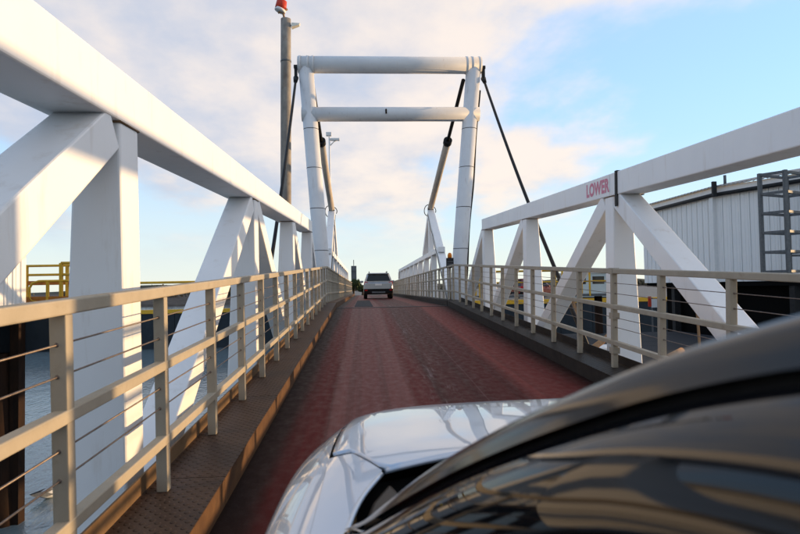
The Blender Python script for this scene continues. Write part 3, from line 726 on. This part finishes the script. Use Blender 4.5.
# A-pillar and cantrail: w, h along s (read off the silhouette of the pillar)
def pil(u):                    # u 0 at the cowl, 1 at the roof corner
    return (0.68 - 0.22*u, 0.95 - 0.65*u, EYE - (0.41 - 0.38*u - 0.105*u*(1-u)))
_keys = [(-p[1], (p[0], p[2])) for p in [pil(u) for u in (0, .12, .25, .4, .55, .7, .82, .92)] + [(0.453, 0.22, 1.441), (0.448, 0.10, 1.462), (0.445, -0.1, 1.482), (0.45, -0.5, 1.494), (0.45, -1.0, 1.478), (0.44, -1.45, 1.425), (0.43, -1.8, 1.33), (0.42, -2.0, 1.20), (0.43, -2.1, 1.04)]]
def rail_at(s): q = cr(_keys, -s); return (q[0], s, q[1])
RAIL = [rail_at(s) for s in [0.95-0.025*k for k in range(35)] + [0.07, 0.04, 0, -.1, -.2, -.3, -.4, -.5, -.6, -.75, -.9, -1.0, -1.15, -1.3, -1.45, -1.6, -1.7, -1.8, -1.88, -1.95, -2.0, -2.05, -2.1]]
def side_curve(q, n, total=None):
    """points down the side from rail point q=(w,s,h) to the belt"""
    w0, s, h0 = q; hb = 1.0; wb = 0.72
    wb = max(wb, w0+0.012); hb = min(hb + max(0, (s-0.5))*0.05, h0-0.012)
    pts = []
    for j in range(n+1):
        t = j/n; pts.append(Vector((w0 + (wb-w0)*t, s, h0 + (hb-h0)*t)))
    return pts
def strip(a, b, sd, off=0.0, n=8, rail=RAIL, k0=0, k1=None):
    """strip of the side between distances a and b (metres, measured down from the rail)"""
    rows = []
    for q in rail[k0:k1]:
        c = side_curve(q, 40); ln = [0]
        for i in range(40): ln.append(ln[-1] + (c[i+1]-c[i]).length)
        T = ln[-1]; r = []
        for j in range(n+1):
            d = min(a, T*0.92) + (min(b, T) - min(a, T*0.92))*j/n
            i = max(k for k in range(40) if ln[k] <= d) if d > 0 else 0
            u = (d-ln[i])/max(1e-6, ln[i+1]-ln[i]); p = c[i].lerp(c[i+1], u)
            r.append((sd*(p.x+off), p.y, p.z))
        rows.append(r)
    return MB().quad_strip(rows)
for sd in (-1, 1):
    # rounded painted pillar: over the top and down the side
    rows = []
    for i, q in enumerate(RAIL):
        a, b = side_curve(q, 40)[0], side_curve(q, 40)[3]
        dn = (b-a).normalized()
        base = Vector((q[0], q[1], q[2]))
        r = []
        for (dw, dz) in ((-0.060, -0.016), (-0.050, -0.008), (-0.030, -0.001), (-0.012, 0.002), (0.0, -0.001)): r.append((sd*(q[0]+dw), q[1], q[2]+dz))
        for d in (0.012, 0.026, 0.036): p = base + dn*d; r.append((sd*(p.x+0.003), p.y, p.z))
        rows.append(r)
    obj('pillar', MB().quad_strip(rows), 'pillar', carf)
    obj('window_seal', strip(0.036, 0.045, sd, -0.010, 3), 'blackrub', carf)
    # gloss black convex door frame running beside the pillar, then the wound-down window
    rows = []
    for q in RAIL:
        c = side_curve(q, 40); T = (c[40]-c[0]).length; dn = (c[40]-c[0]).normalized(); no_ = Vector((-dn.z, 0, dn.x))
        a_, b_ = min(0.043, T*0.5), min(0.131, T*0.97); r = []
        for j in range(21):
            u = j/20; p = c[0] + dn*(a_+(b_-a_)*u) + no_*((b_-a_)*0.10*4*u*(1-u) - 0.004); r.append((sd*p.x, p.y, p.z))
        p = c[0] + dn*(b_+0.001) - no_*0.03; r.append((sd*p.x, p.y, p.z))
        rows.append(r)
    obj('door_frame', MB().quad_strip(rows), 'gloss', carf)
    obj('window_dark_sheet', strip(0.118, 9, sd, -0.035, 6, rail=[q for q in RAIL if q[1] > -.45]), 'matt', carf)  # black sheet standing in for the cabin's darkness behind the open window
    obj('rear_side_glass', strip(0.128, 9, sd, -0.012, 8, rail=[q for q in RAIL if -1.9 < q[1] < -.3]), 'glass', carf)
    obj('belt_moulding', MB().tube([(sd*(side_curve((.45, s, 1.4), 4)[-1].x+.004), s, 1.0 + max(0, s-.5)*.05) for s in (.86, .75, .6, .45, .3, .1, -.4, -.9, -1.4, -1.75)], .012, 8), 'blackrub', carf)
    obj('door_post', strip(0.13, 9, sd, -0.006, 10, rail=[(0.449, -0.28, 1.486), (0.45, -0.33, 1.489), (0.45, -0.40, 1.491)]), 'gloss', carf)
# windscreen, roof, rear glass
rows = []
for k in range(21):
    w0, s, h = rail_at(0.95-0.65*k/20); u = k/20; r = []
    for j in range(25):
        q = -1 + 2*j/24; b = 1-q*q
        r.append(((w0-0.05)*q, s + 0.085*b*(1-u*0.55), h - 0.006 + 0.001*b))
    rows.append(r)
obj('windscreen', MB().quad_strip(rows), 'glass', carf)
rows = []
for w0, s, h in [q for q in RAIL if -1.85 < q[1] <= 0.301]:
    f_ = min(1, max(0, (s+0.3)/0.6)); r = []
    for j in range(25):
        q = -1 + 2*j/24; b = 1-q*q
        r.append(((w0-0.045)*q, s + 0.038*b*f_, h - 0.003*f_ + (0.030-0.027*f_)*b))
    rows.append(r)
obj('roof', MB().quad_strip(rows), 'carsilver', carf)
rows = []
for w0, s, h in [q for q in RAIL if q[1] < -1.75]:
    rows.append([((w0-0.03)*q, s-0.05*(1-q*q), h+0.02*(1-q*q)) for q in [-1+2*j/16 for j in range(17)]])
obj('rear_glass', MB().quad_strip(rows), 'glass', carf)
# cowl tray, wipers
rows = []
for k in range(25):
    q = -1+2*k/24; x = 0.70*q
    rows.append([(x, 1.39-0.13*abs(q)**2, 0.995-0.02*abs(q)), (x, 1.26-0.12*abs(q)**2, 0.95), (x, 1.06-.14*abs(q)**2, 1.01)])
obj('cowl_tray', MB().quad_strip(rows), 'matt', carf)
for sd in (-1, 1):
    obj('cowl_end_cap', MB().hexa([(sd*.60, 1.12, .95), (sd*.69, 1.05, .95), (sd*.672, 1.14, .95), (sd*.632, 1.23, .95)], [(sd*.608, 1.13, 1.0), (sd*.685, 1.06, .99), (sd*.668, 1.135, .995), (sd*.632, 1.215, 1.0)]), 'trimbrown', carf, bevel=0.008)
obj('wiper', MB().tube([(.45, 1.10, 1.05), (0.0, 1.19, 1.085), (-.40, 1.10, 1.065)], .009, 6), 'blackrub', carf)
obj('wiper', MB().tube([(-.05, 1.20, 1.07), (.30, 1.17, 1.085), (.56, 1.02, 1.065)], .009, 6), 'blackrub', carf)
obj('number_plate', MB().box(-.18, .18, 2.212, 2.218, .42, .535), 'plate', carf)
obj('cabin_floor', MB().box(-.80, .80, -2.0, 1.0, .20, .28), 'blackrub', carf)

# ------------------------------------------------------------------ cars further off
def small_car(name, label, loc, rot, paint, W=1.80, LEN=4.5, HT=1.60, roofbars=True, group=None):
    """tall estate; origin under its tail, nose towards +y"""
    t = thing(name, label, 'car', loc, rot, group)
    hw = W/2
    def ring(y, w, z0, z1, r=.10, inw=0.0):
        pts = [(-w+r*.4, z0), (w-r*.4, z0), (w, z0+r), (w, (z0+z1)/2), (w-inw*.5, z1-r), (w-inw-r*.5, z1), (-w+inw+r*.5, z1), (-w+inw*.5, z1-r), (-w, (z0+z1)/2), (-w, z0+r)]
        return [(x, y, z) for x, z in pts]
    rows = [ring(0.02, hw*.86, .46, .92), ring(.08, hw*.95, .38, 1.0), ring(.35, hw, .30, 1.03, inw=.06), ring(1.2, hw, .24, 1.03, inw=.07), ring(2.8, hw, .24, 1.02, inw=.07), ring(3.4, hw, .26, 1.0, inw=.10), ring(4.1, hw*.96, .30, .90, inw=.12), ring(LEN-.1, hw*.84, .36, .76), ring(LEN, hw*.70, .42, .66)]
    mb = MB().quad_strip(rows, True); mb.f.append(tuple(range(10))); mb.sm.append(False); mb.f.append(tuple(80+k for k in range(10))[::-1]); mb.sm.append(False)
    obj('body', mb, paint, t)
    def cab(y, z, w): return (y, z, w)
    # cabin: rows from tail to screen base (w at bottom/top)
    def cring(y, wb, wt, z1): return [(-wb, y, 1.0), (-(wb*.4+wt*.6)-.02, y, 1.0+(z1-1.0)*.6), (-wt, y, z1-.05), (-wt+.10, y, z1), (wt-.10, y, z1), (wt, y, z1-.05), ((wb*.4+wt*.6)+.02, y, 1.0+(z1-1.0)*.6), (wb, y, 1.0)]
    rows = [cring(.10, hw*.90, hw*.80, 1.06), cring(.26, hw*.92, hw*.74, HT-.14), cring(.50, hw*.92, hw*.72, HT-.04), cring(1.3, hw*.92, hw*.72, HT), cring(2.2, hw*.92, hw*.71, HT-.03), cring(2.5, hw*.92, hw*.72, HT-.12), cring(3.25, hw*.9, hw*.84, 1.03)]
    mb = MB().quad_strip(rows); mb.f.append(tuple(range(8))); mb.sm.append(False); obj('cabin', mb, paint, t)
    # rear screen, set proud on the tailgate slope
    def rs(u, w, off=.014): y = .10 + .16*u - off; return [(-w, y, 1.06 + (HT-.20)*u - 1.06*u + 0), (w, y, 1.06 + (HT-.20-1.06)*u)]
    obj('rear_window', MB().hexa([(-hw*.80, .082, 1.07), (hw*.80, .082, 1.07), (hw*.80, .16, 1.07), (-hw*.80, .16, 1.07)], [(-hw*.66, .228, HT-.17), (hw*.66, .228, HT-.17), (hw*.66, .30, HT-.17), (-hw*.66, .30, HT-.17)]), 'glass', t, bevel=.02)
    obj('spoiler', MB().box(-hw*.72, hw*.72, .14, .5, HT-.11, HT-.06), paint, t, bevel=.02)
    for sd in (-1, 1):
        obj('tail_light', MB().hexa([(sd*hw*.62, .02, .84), (sd*hw*.955, .06, .86), (sd*hw*.965, .30, .88), (sd*hw*.62, .10, .84)], [(sd*hw*.70, .05, 1.0), (sd*hw*.935, .10, 1.06), (sd*hw*.94, .30, 1.05), (sd*hw*.70, .12, 1.0)]), 'taillight', t, bevel=.015)
        obj('reflector', MB().box(sd*hw*.82-.08, sd*hw*.82+.08, -.035, .02, .49, .55), 'taillight', t)
        obj('side_window', MB().hexa([(sd*hw*.915, .55, 1.05), (sd*hw*.93, .55, 1.05), (sd*hw*.93, 2.95, 1.05), (sd*hw*.915, 2.95, 1.05)], [(sd*hw*.745, .75, HT-.10), (sd*hw*.765, .75, HT-.10), (sd*hw*.765, 2.40, HT-.16), (sd*hw*.745, 2.40, HT-.16)]), 'glass', t)
        obj('door_mirror', MB().box(sd*(hw+.10)-.10, sd*(hw+.10)+.10, 2.75, 2.85, 1.0, 1.14), paint, t, bevel=.03)
        for ax in (.85, LEN-.95):
            wh = obj('wheel', MB().tube([(-.11, 0, 0), (-.09, 0, 0), (.09, 0, 0), (.11, 0, 0)], [.28, .34, .34, .28], 24), 'tyre', t, (sd*(hw-.12), ax, .34))
            obj('rim', MB().tube([(sd*.08, 0, 0), (sd*.115, 0, 0)], [.21, .20], 18), 'rim', wh)
        if roofbars: obj('roof_bar', MB().tube([(sd*hw*.60, .5, HT-.03), (sd*hw*.60, .6, HT+.05), (sd*hw*.60, 2.1, HT+.04), (sd*hw*.60, 2.2, HT-.03)], .022, 8), 'plastic', t)
        obj('headlight', MB().box(sd*hw*.66-.16, sd*hw*.66+.16, LEN-.16, LEN-.03, .62, .75), 'headlight', t, bevel=.02)
    bp = obj('rear_bumper', MB().hexa([(-hw*.94, .03, .30), (hw*.94, .03, .30), (hw*.97, .5, .30), (-hw*.97, .5, .30)], [(-hw*.97, -.03, .60), (hw*.97, -.03, .60), (hw*1.005, .5, .62), (-hw*1.005, .5, .62)]), 'plastic', t, bevel=.03)
    obj('number_plate', MB().box(-.20, .20, .0, .012, .80, .91), 'plate', t)
    obj('tow_cover', MB().box(-.4, .4, -.045, -.02, .34, .44), 'galv', bp)
    return t
cs = 35.9 - HINGE.y
small_car('silver_estate_car', 'silver estate car seen from behind, driving away on the far span', Fw(0.92, cs, 0.001), FR, 'silver2')
# ------------------------------------------------------------------ left side: pile, lamp mast, shed, platform, pontoon, pipe
t = thing('mooring_pile', 'tall weathered grey pile rising behind the left truss', 'pile', (-3.4, 26, WATER-2.5))
zt = 13.25-(WATER-2.5)
pts = [(0 + .22*(z/zt), 0, z) for z in [zt*k/12 for k in range(13)]]
obj('shaft', MB().tube(pts, [.245-.025*k/12 for k in range(13)], 24), 'pile', t)
obj('band', MB().tube([(.20, 0, zt-1.9), (.20, 0, zt-1.84)], .235, 24), 'galv', t)
obj('bracket', MB().tube([(.16, 0, zt), (.12, 0, zt+.22), (.05, 0, zt+.34)], .045, 8), 'timber', t)
ln_ = obj('lantern', MB().tube([(-.12, 0, zt+.28), (.30, -.02, zt+.44)], .05, 8), 'timber', t)
obj('drum', MB().tube([(-.02, 0, zt+.42), (.02, 0, zt+.58), (.06, 0, zt+.80)], [.235, .24, .22], 20), 'red', t)
obj('white_band', MB().tube([(-.04, 0, zt+.34), (.0, 0, zt+.44)], [.24, .245], 20), 'plainwhite', t)
fl = obj('flood_lamp', MB().hexa([(.46, -.16, zt-.40), (.80, -.12, zt-.28), (.80, .12, zt-.28), (.46, .16, zt-.40)], [(.48, -.16, zt-.20), (.85, -.1, zt-.20), (.85, .1, zt-.20), (.48, .16, zt-.16)]), 'lens', t, bevel=.02)
obj('lamp_arm', MB().tube([(.25, 0, zt-.5), (.42, 0, zt-.28), (.6, 0, zt-.22)], .03, 8), 'galv', t)

t = thing('lamp_mast', 'slim pale lamp mast with floodlights beside the left lifting cylinder', 'lamp mast', (-3.35, 64, 0.30))
obj('mast', MB().tube([(0, 0, 0), (0, 0, 17.4)], [.14, .09], 10), 'plainwhite', t)
obj('lamp_head', MB().box(.1, 1.1, -.2, .2, 17.0, 17.25).box(-.35, .25, -.2, .2, 17.5, 17.9), 'plainwhite', t, bevel=.04)
obj('lamp_arm', MB().tube([(0, 0, 16.4), (.5, 0, 16.9), (1.0, 0, 17.1)], .06, 8), 'plainwhite', t)

# white shed at the left edge on a black platform
t = thing('white_shed', 'white ribbed metal shed at the left edge of the view', 'shed', (-7.36, 7.6, 1.17))
obj('wall_core', MB().box(-6, -0.03, 0.03, 6, 0, 2.3), 'clad', t)
pm = MB(); wdt = .30
pm.hexa([(0, 0, 0), (wdt-.006, 0, 0), (wdt-.006, .028, 0), (0, .028, 0)], [(0, 0, 2.3), (wdt-.006, 0, 2.3), (wdt-.006, .028, 2.3), (0, .028, 2.3)]); pm.box(.10, .13, -.012, 0, 0, 2.3); pm.box(wdt-.03, wdt-.006, -.03, 0, 0, 2.3)
pm = pm.mesh('cladding_panel')
for k in range(19): obj('cladding_panel', pm, 'clad', t, (-.01-wdt*(k+1), 0, 0))
for k in range(18):
    o = obj('cladding_panel', pm, 'clad', t, (0, .35+wdt*k, 0), (0, 0, pi/2))
obj('corner_trim', MB().box(-.05, .035, -.035, .05, -.01, 2.32), 'plainwhite', t)
obj('roof', MB().hexa([(-6.3, -.3, 2.3), (.3, -.3, 2.3), (.3, 6.3, 2.3), (-6.3, 6.3, 2.3)], [(-6.3, -.3, 2.42), (.3, -.3, 2.42), (.3, 6.3, 2.8), (-6.3, 6.3, 2.8)]), 'roof', t)
t = thing('shed_platform', 'black steel platform on rusty piles carrying the left shed', 'platform', (-7.3, 8, WATER-2.5))
zz = 1.17-(WATER-2.5)
obj('deck', MB().box(-8, .05, -.6, 5.9, zz-.16, zz), 'dark', t)
obj('girder', MB().box(-8, .0, .12, .42, zz-.98, zz-.165), 'slate', t); obj('girder', MB().box(-8, .75, 5.5, 5.8, zz-.98, zz-.165), 'slate', t)
for (x, y) in ((-.6, .27), (-3.6, .27), (-.62, 5.35), (-3.6, 5.6), (-6.8, .27)):
    obj('pile', MB().tube([(x+.26, y, 0), (x, y, zz-.99)], .36, 20), 'rustpile', t)
obj('fender_post', MB().box(-.20, -.02, 5.2, 5.45, 1.0, zz-.2), 'rustpile', t)

# yellow guard rails by the shed
t = thing('yellow_platform', 'yellow and orange railed steel platform beside the left shed', 'platform', (-8.9, 18.6, WATER-2.5))
z0 = 1.22-(WATER-2.5)
obj('floor', MB().box(-3, 1.0, -.6, 2.0, z0-.28, z0-.05), 'orange', t)
for y in (-.6, 1.9): obj('kick_beam', MB().box(-3, 1.0, y-.05, y+.05, z0-.045, z0+.14), 'orange', t)
obj('cross_beam', MB().box(-3, 1.0, 1.86, 1.98, z0+.52, z0+.66), 'orange', t)
for (x, y, h) in ((-2.2, 1.9, 1.16), (-.9, 1.9, 1.16), (.5, 1.9, 1.16), (.95, 1.9, 1.16), (.12, -.6, 1.12), (.85, -.6, 1.12)):
    obj('post', MB().bar((x, y, z0-.05), (x, y, z0+h), (1, 0, 0), .085), 'yellow', t)
for y, hs, xa in ((1.9, (1.16, .86), -3), (-.6, (1.12, .78), .12)):
    for h in hs: obj('rail', MB().tube([(xa, y, z0+h), (1.0, y, z0+h)], .04, 10), 'yellow', t)
obj('loop_rail', MB().tube([(1.0, -.62, z0+.60), (-.5, -.62, z0+.60), (-.68, -.62, z0+.54), (-.76, -.62, z0+.40), (-.76, -.62, z0+.16), (-.68, -.62, z0+.04), (-.5, -.62, z0-.0), (.3, -.62, z0-.0)], .035, 10), 'yellow', t)
obj('loop_post', MB().bar((-.25, -.62, z0-.1), (-.25, -.62, z0+.58), (1, 0, 0), .07), 'yellow', t)
for x in (-2.6, .6): obj('pile', MB().tube([(x, .7, 0), (x, .7, z0-.28)], .22, 14), 'rustpile', t)

# long pipe on two piles, and the slate pontoon with a yellow edge
t = thing('yellow_pipe', 'long thin yellow pipe level above the water left of the bridge', 'pipe', (-9.6, 30, WATER-2.5))
zp = 1.90-(WATER-2.5)
obj('pipe', MB().tube([(-3.6, 0, zp), (3.4, 0, zp)], .06, 10), 'yellow', t)
for x in (-3.4, 3.2): obj('pile', MB().tube([(x, 0, 0), (x, 0, zp-.06)], .12, 12), 'rustpile', t)
t = thing('pontoon', 'slate grey pontoon with a yellow edge on the water to the left', 'pontoon', (-22, 52, WATER))
for k in range(6):
    obj('hull_panel', MB().box(-14+5*k+.01, -9+5*k-.01, 0, 5, -.8, 3.0), 'slate', t, bevel=.03)
    obj('yellow_edge', MB().box(-14+5*k, -9+5*k, -.06, .5, 3.0, 3.32), 'yellow', t)
# gull on the water
t = thing('gull', 'white gull with dark wing tips sitting on the water', 'gull', (-7.5, 14.9, WATER+.0))
body = MB(); prof = [(-.25, .005, .08), (-.18, .045, .09), (-.08, .085, .085), (.04, .095, .085), (.12, .075, .11), (.165, .052, .17), (.19, .05, .215), (.225, .042, .235), (.255, .02, .235)]
body.tube([(0, y, z) for y, r, z in prof], [r for y, r, z in prof], 14)
gb_ = obj('body', body, 'feather', t, rot=(0, 0, radians(-40))); gb_.scale = (1.35, 1.35, 1.35)
for sg in (-1, 1):
    obj('wing', MB().hexa([(sg*.075, -.30, .10), (sg*.10, -.10, .06), (sg*.098, .08, .07), (sg*.06, .06, .12)], [(sg*.02, -.36, .14), (sg*.06, -.10, .165), (sg*.06, .06, .16), (sg*.05, .04, .165)]), 'greyfeather', gb_, bevel=.01)
obj('beak', MB().tube([(0, .25, .235), (0, .285, .225), (0, .30, .215)], [.015, .011, .003], 8), 'yellow', gb_)

# ------------------------------------------------------------------ right side
# quay wall of slate sheet with a yellow cap
t = thing('quay_wall', 'slate quay wall with a yellow cap seen through the right truss', 'wall', (5, 45, -6))
for k in range(10):
    obj('wall_panel', MB().box(2.5*k+.01, 2.5*k+2.49, .0, .55, 0, 6.02), 'slate', t, bevel=.02)
    obj('cap', MB().box(2.5*k+.005, 2.5*k+2.495, -.05, .58, 6.03, 6.34), 'yellow', t)
small_car('red_estate_car', 'dark red car parked on the quay beyond the right truss', (12.9, 50.5, 0.301), (0, 0, radians(-70)), 'darkred', HT=1.75, roofbars=False)
t = thing('site_cabin', 'pale blue site cabin with a dark window on the quay', 'cabin', (16.2, 46.6, 0.301))
obj('shell', MB().box(0, 5.2, 0, 2.4, .1, 2.0), 'cabin', t, bevel=.03); obj('roof', MB().box(-.1, 5.3, -.1, 2.5, 2.0, 2.1), 'plainwhite', t)
for a in (.5, 2.0, 3.9): obj('window', MB().box(a, a+.95, -.02, .03, 1.15, 1.75), 'glass', t)
obj('skirt', MB().box(.2, 5, .2, 2.2, 0, .1), 'dark', t); obj('door', MB().box(3.1, 3.75, -.025, .02, .12, 1.8), 'plainwhite', t)
# yellow railed catwalk
t = thing('yellow_catwalk', 'yellow railed catwalk outside the right truss near the gantry', 'catwalk', (5.2, 27, -6))
zz = 7.0
obj('floor', MB().box(0, 6.6, 0, 1.0, zz-.12, zz), 'galv', t)
for y in (0, 1.0):
    for h in (1.10, .58): obj('rail', MB().tube([(0, y, zz+h), (6.6, y, zz+h)], .035, 8), 'yellow', t)
    for k in range(6): obj('post', MB().bar((.1+1.28*k, y, zz-.1), (.1+1.28*k, y, zz+1.1), (1, 0, 0), .07), 'yellow', t)
for x in (.8, 5.8): obj('pile', MB().tube([(x, .5, 0), (x, .5, zz-.12)], .18, 14), 'rustpile', t)
# low landing with props, white pipes and a log
t = thing('landing_stage', 'low grey landing stage beside the water right of the bridge', 'landing', (5.6, 15.5, WATER-2.5))
LZ = -0.86
for k in range(8): obj('deck_plank', MB().box(0, 9.3, 1.5*k+.01, 1.5*k+1.49, LZ-(WATER-2.5)-.25, LZ-(WATER-2.5)), 'rubbermat', t, bevel=.01)
for x in (.6, 4.5, 8.6):
    for y in (1, 6, 11): obj('pile', MB().tube([(x, y, 0), (x, y, LZ-(WATER-2.5)-.25)], .25, 14), 'rustpile', t)
for k, lab in enumerate(('long white pipe lying nearest the bridge on the landing', 'middle white pipe lying on the landing', 'outermost white pipe lying on the landing')):
    p = MB().tube([(0, 0, 0), (2.1, .25, 0)], .11, 16)
    o = obj('white_pipe', p, 'plainwhite', loc=(6.6+.12*k, 20.0-.24*k, LZ+.111)); tag(o, lab, 'pipe', 'white pipes on the landing')
def prop(label, p, q, wd=.11):
    o = obj('timber_prop', MB().bar((0, 0, 0), Vector(q)-Vector(p), (1, 0, 0), wd), 'timber', loc=p, bevel=.008); return tag(o, label, 'prop', 'timber props')
prop('thin timber prop leaning up steeply outside the right railing', (7.15, 19.0, LZ+.03), (6.75, 19.1, 1.2), .09)
prop('thick timber prop lying at a low slant outside the right railing', (6.75, 18.2, LZ+.09), (8.0, 18.6, -.05), .17)
prop('brown stake standing in the shade under the right building', (11.3, 19.6, LZ), (11.3, 19.7, .75), .07)
o = obj('log', MB().tube([(0, 0, 0), (.55, .25, .16)], .10, 16), 'timber', loc=(8.85, 17.0, LZ+.12)); tag(o, 'short pale log end in the shade beneath the right building', 'log')
# white ribbed building on a dark base
zb0, zb1 = 1.44, 5.40
A0, A1, A2 = Vector((15.70, 32.5)), Vector((15.9, 26.0)), Vector((17.75, 21.3))
t = thing('white_building', 'large white ribbed metal building behind the right truss', 'building', (15.9, 26.0, 0))
o2 = lambda p: (p.x-15.9, p.y-26.0)
def poly(pts, z0, z1):
    mb = MB(); n = len(pts); mb.v = [(*o2(Vector(p)), z0) for p in pts] + [(*o2(Vector(p)), z1) for p in pts]
    mb.f = [tuple(range(n))[::-1], tuple(range(n, 2*n))] + [(i, (i+1) % n, n+(i+1) % n, n+i) for i in range(n)]; mb.sm = [False]*(n+2); return mb
foot = [(15.72, 32.5), (15.92, 26.0), (17.77, 21.3), (24, 23.0), (24, 32.5)]
obj('wall_core', poly(foot, zb0, zb1+.25), 'clad', t)
def clad(a, b, wdt):
    d = (b-a); n = int(d.length/wdt); ang = atan2(d.y, d.x); wdt = d.length/n; hgt = zb1-zb0
    pm = MB().box(.004, wdt-.004, -.03, .0, 0, hgt); pm.box(wdt-.05, wdt-.008, -.065, -.03, 0, hgt); pm.box(wdt*.36, wdt*.36+.03, -.042, -.03, 0, hgt); pm.box(wdt*.68, wdt*.68+.03, -.042, -.03, 0, hgt)
    pm = pm.mesh('cladding_panel')
    for k in range(n):
        p = a + d*(k/n); obj('cladding_panel', pm, 'clad', t, (*o2(p), zb0), (0, 0, ang))
clad(A0, A1, .42); clad(A1, A2, .42)
obj('corner_trim', MB().box(-.16, .10, -.12, .14, zb0-.02, zb1), 'plainwhite', t)
obj('fascia', poly([(15.58, 32.8), (15.78, 25.95), (17.68, 21.1), (24.2, 22.8), (24.2, 32.8)], zb1, zb1+.26), 'plainwhite', t)
gut = [Vector((15.50, 32.8, zb1-.06)), Vector((15.72, 25.9, zb1-.06)), Vector((17.62, 21.05, zb1-.06))]
obj('gutter', MB().tube([p-Vector((15.9, 26.0, 0)) for p in gut], .085, 10), 'dark', t)
# ribbed roof sheets
rp_ = MB()
for i, (a, b) in enumerate(((Vector((15.45, 33.0)), Vector((15.66, 25.9))), (Vector((15.66, 25.9)), Vector((17.60, 20.95))))):
    n = 26; rows = [[], [], []]
    for k in range(n*2+1):
        p = a + (b-a)*(k/(2*n)); zz = zb1+.29 + (.045 if k % 2 else 0)
        rows[0].append((*o2(p), zz-.05)); rows[1].append((*o2(p), zz)); rows[2].append((*o2(p+Vector((4.2, .8))), zz+.85))
    rp_.quad_strip(rows, smooth=False)
obj('roof', rp_, 'roof', t)
obj('vent_pipe', MB().tube([(.15, -.6, zb1+.3), (.15, -.6, zb1+.75)], .06, 10), 'galv', t)
obj('gutter_bracket', MB().box(-.35, -.17, -.5, -.38, zb1-.15, zb1+.5), 'dark', t)
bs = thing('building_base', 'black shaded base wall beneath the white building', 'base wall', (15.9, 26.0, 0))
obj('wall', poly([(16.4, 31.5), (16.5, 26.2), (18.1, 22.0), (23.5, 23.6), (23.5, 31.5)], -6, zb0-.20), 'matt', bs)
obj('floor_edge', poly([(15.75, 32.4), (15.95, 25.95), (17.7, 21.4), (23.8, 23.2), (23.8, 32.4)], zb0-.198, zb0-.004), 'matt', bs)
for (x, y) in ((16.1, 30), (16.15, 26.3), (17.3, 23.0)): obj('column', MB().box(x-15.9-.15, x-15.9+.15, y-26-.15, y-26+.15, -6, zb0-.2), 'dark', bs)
sg_ = thing('notice_board', 'small white and red notice under the corner of the white building', 'notice', (14.35, 29.0, WATER-2.5))
zz = .22-(WATER-2.5)
obj('post', MB().box(-.03, .03, .02, .08, 0, zz+.5), 'galv', sg_); obj('board', MB().box(-.05, .38, -.01, .02, zz, zz+.42), 'plainwhite', sg_); obj('red_panel', MB().box(-.22, -.06, -.01, .02, zz+.05, zz+.55), 'red', sg_)
# galvanised ladder frame hung on the building
t = thing('ladder_frame', 'grey steel ladder cage fixed to the right end of the white building', 'ladder', (15.6, 21.2, 0))
zl0, zl1 = 1.72, 5.45
px = [(-1.25, -.05), (-.62, -.65), (-.28, .28)]
corners = [Vector((-.78, .12, 0)), Vector((-.32, -.60, 0)), Vector((1.05, .10, 0)), Vector((.72, .75, 0))]
for c in corners: obj('upright', MB().bar((c.x, c.y, zl0), (c.x, c.y, zl1), (1, 0, 0), .12), 'galv', t)
for k in range(6):
    z = zl0 + .06 + (zl1-zl0-.12)*k/5
    for i in range(4):
        obj('rung', MB().bar(corners[i]+Vector((0, 0, z)), corners[(i+1) % 4]+Vector((0, 0, z)), (0, 0, 1), .09), 'galv', t)
for z in (2.4, 4.8): obj('bracket', MB().bar((.72, .75, z), (2.05, 1.0, z), (0, 0, 1), .08), 'galv', t)
# ------------------------------------------------------------------ trees at the end of the bridge
def tree(label, loc, h, r, nl, seed):
    random.seed(seed)
    t = thing('tree', label, 'tree', loc, group='trees at the far end of the bridge')
    obj('trunk', MB().tube([(0, 0, 0), (.05, 0, h*.35), (-.05, .1, h*.75)], [.16, .12, .04], 8), 'bark', t)
    for k in range(4):
        a = k*1.7; obj('limb', MB().tube([(0, 0, h*.3), (r*.4*cos(a), r*.4*sin(a), h*.5), (r*.7*cos(a), r*.7*sin(a), h*.65)], [.07, .05, .02], 6), 'bark', t)
    mb = MB()
    for k in range(9):
        a = random.uniform(0, 6.3); rr_ = r*random.uniform(.1, .65)
        leaves(mb, (rr_*cos(a), rr_*sin(a), h*random.uniform(.42, .88)), (r*.5, r*.5, h*.17), nl//9, .30)
    obj('crown', mb, 'leaf', t)
tree('dark bushy tree at the bridge end, left of the distant car', (-1.3, 80, .3), 2.3, 1.2, 900, 1)
tree('low dark shrub tree between the bridge end and the distant car', (-.1, 84, .3), 2.1, 1.2, 800, 2)
tree('wide dark tree hidden partly behind the far left truss', (-4.0, 82, .3), 2.8, 1.6, 900, 3)
t = thing('signal_mast', 'thin mast standing above the trees beside the distant car', 'mast', (-1.35, 90, .3))
obj('pole', MB().tube([(0, 0, 0), (0, 0, 5.4)], .05, 8), 'galv', t); obj('cross_arm', MB().box(-.4, .4, -.04, .04, 4.5, 2.32), 'galv', t); obj('platform', MB().box(-.3, .3, -.2, .2, 3.7, 3.9), 'galv', t)
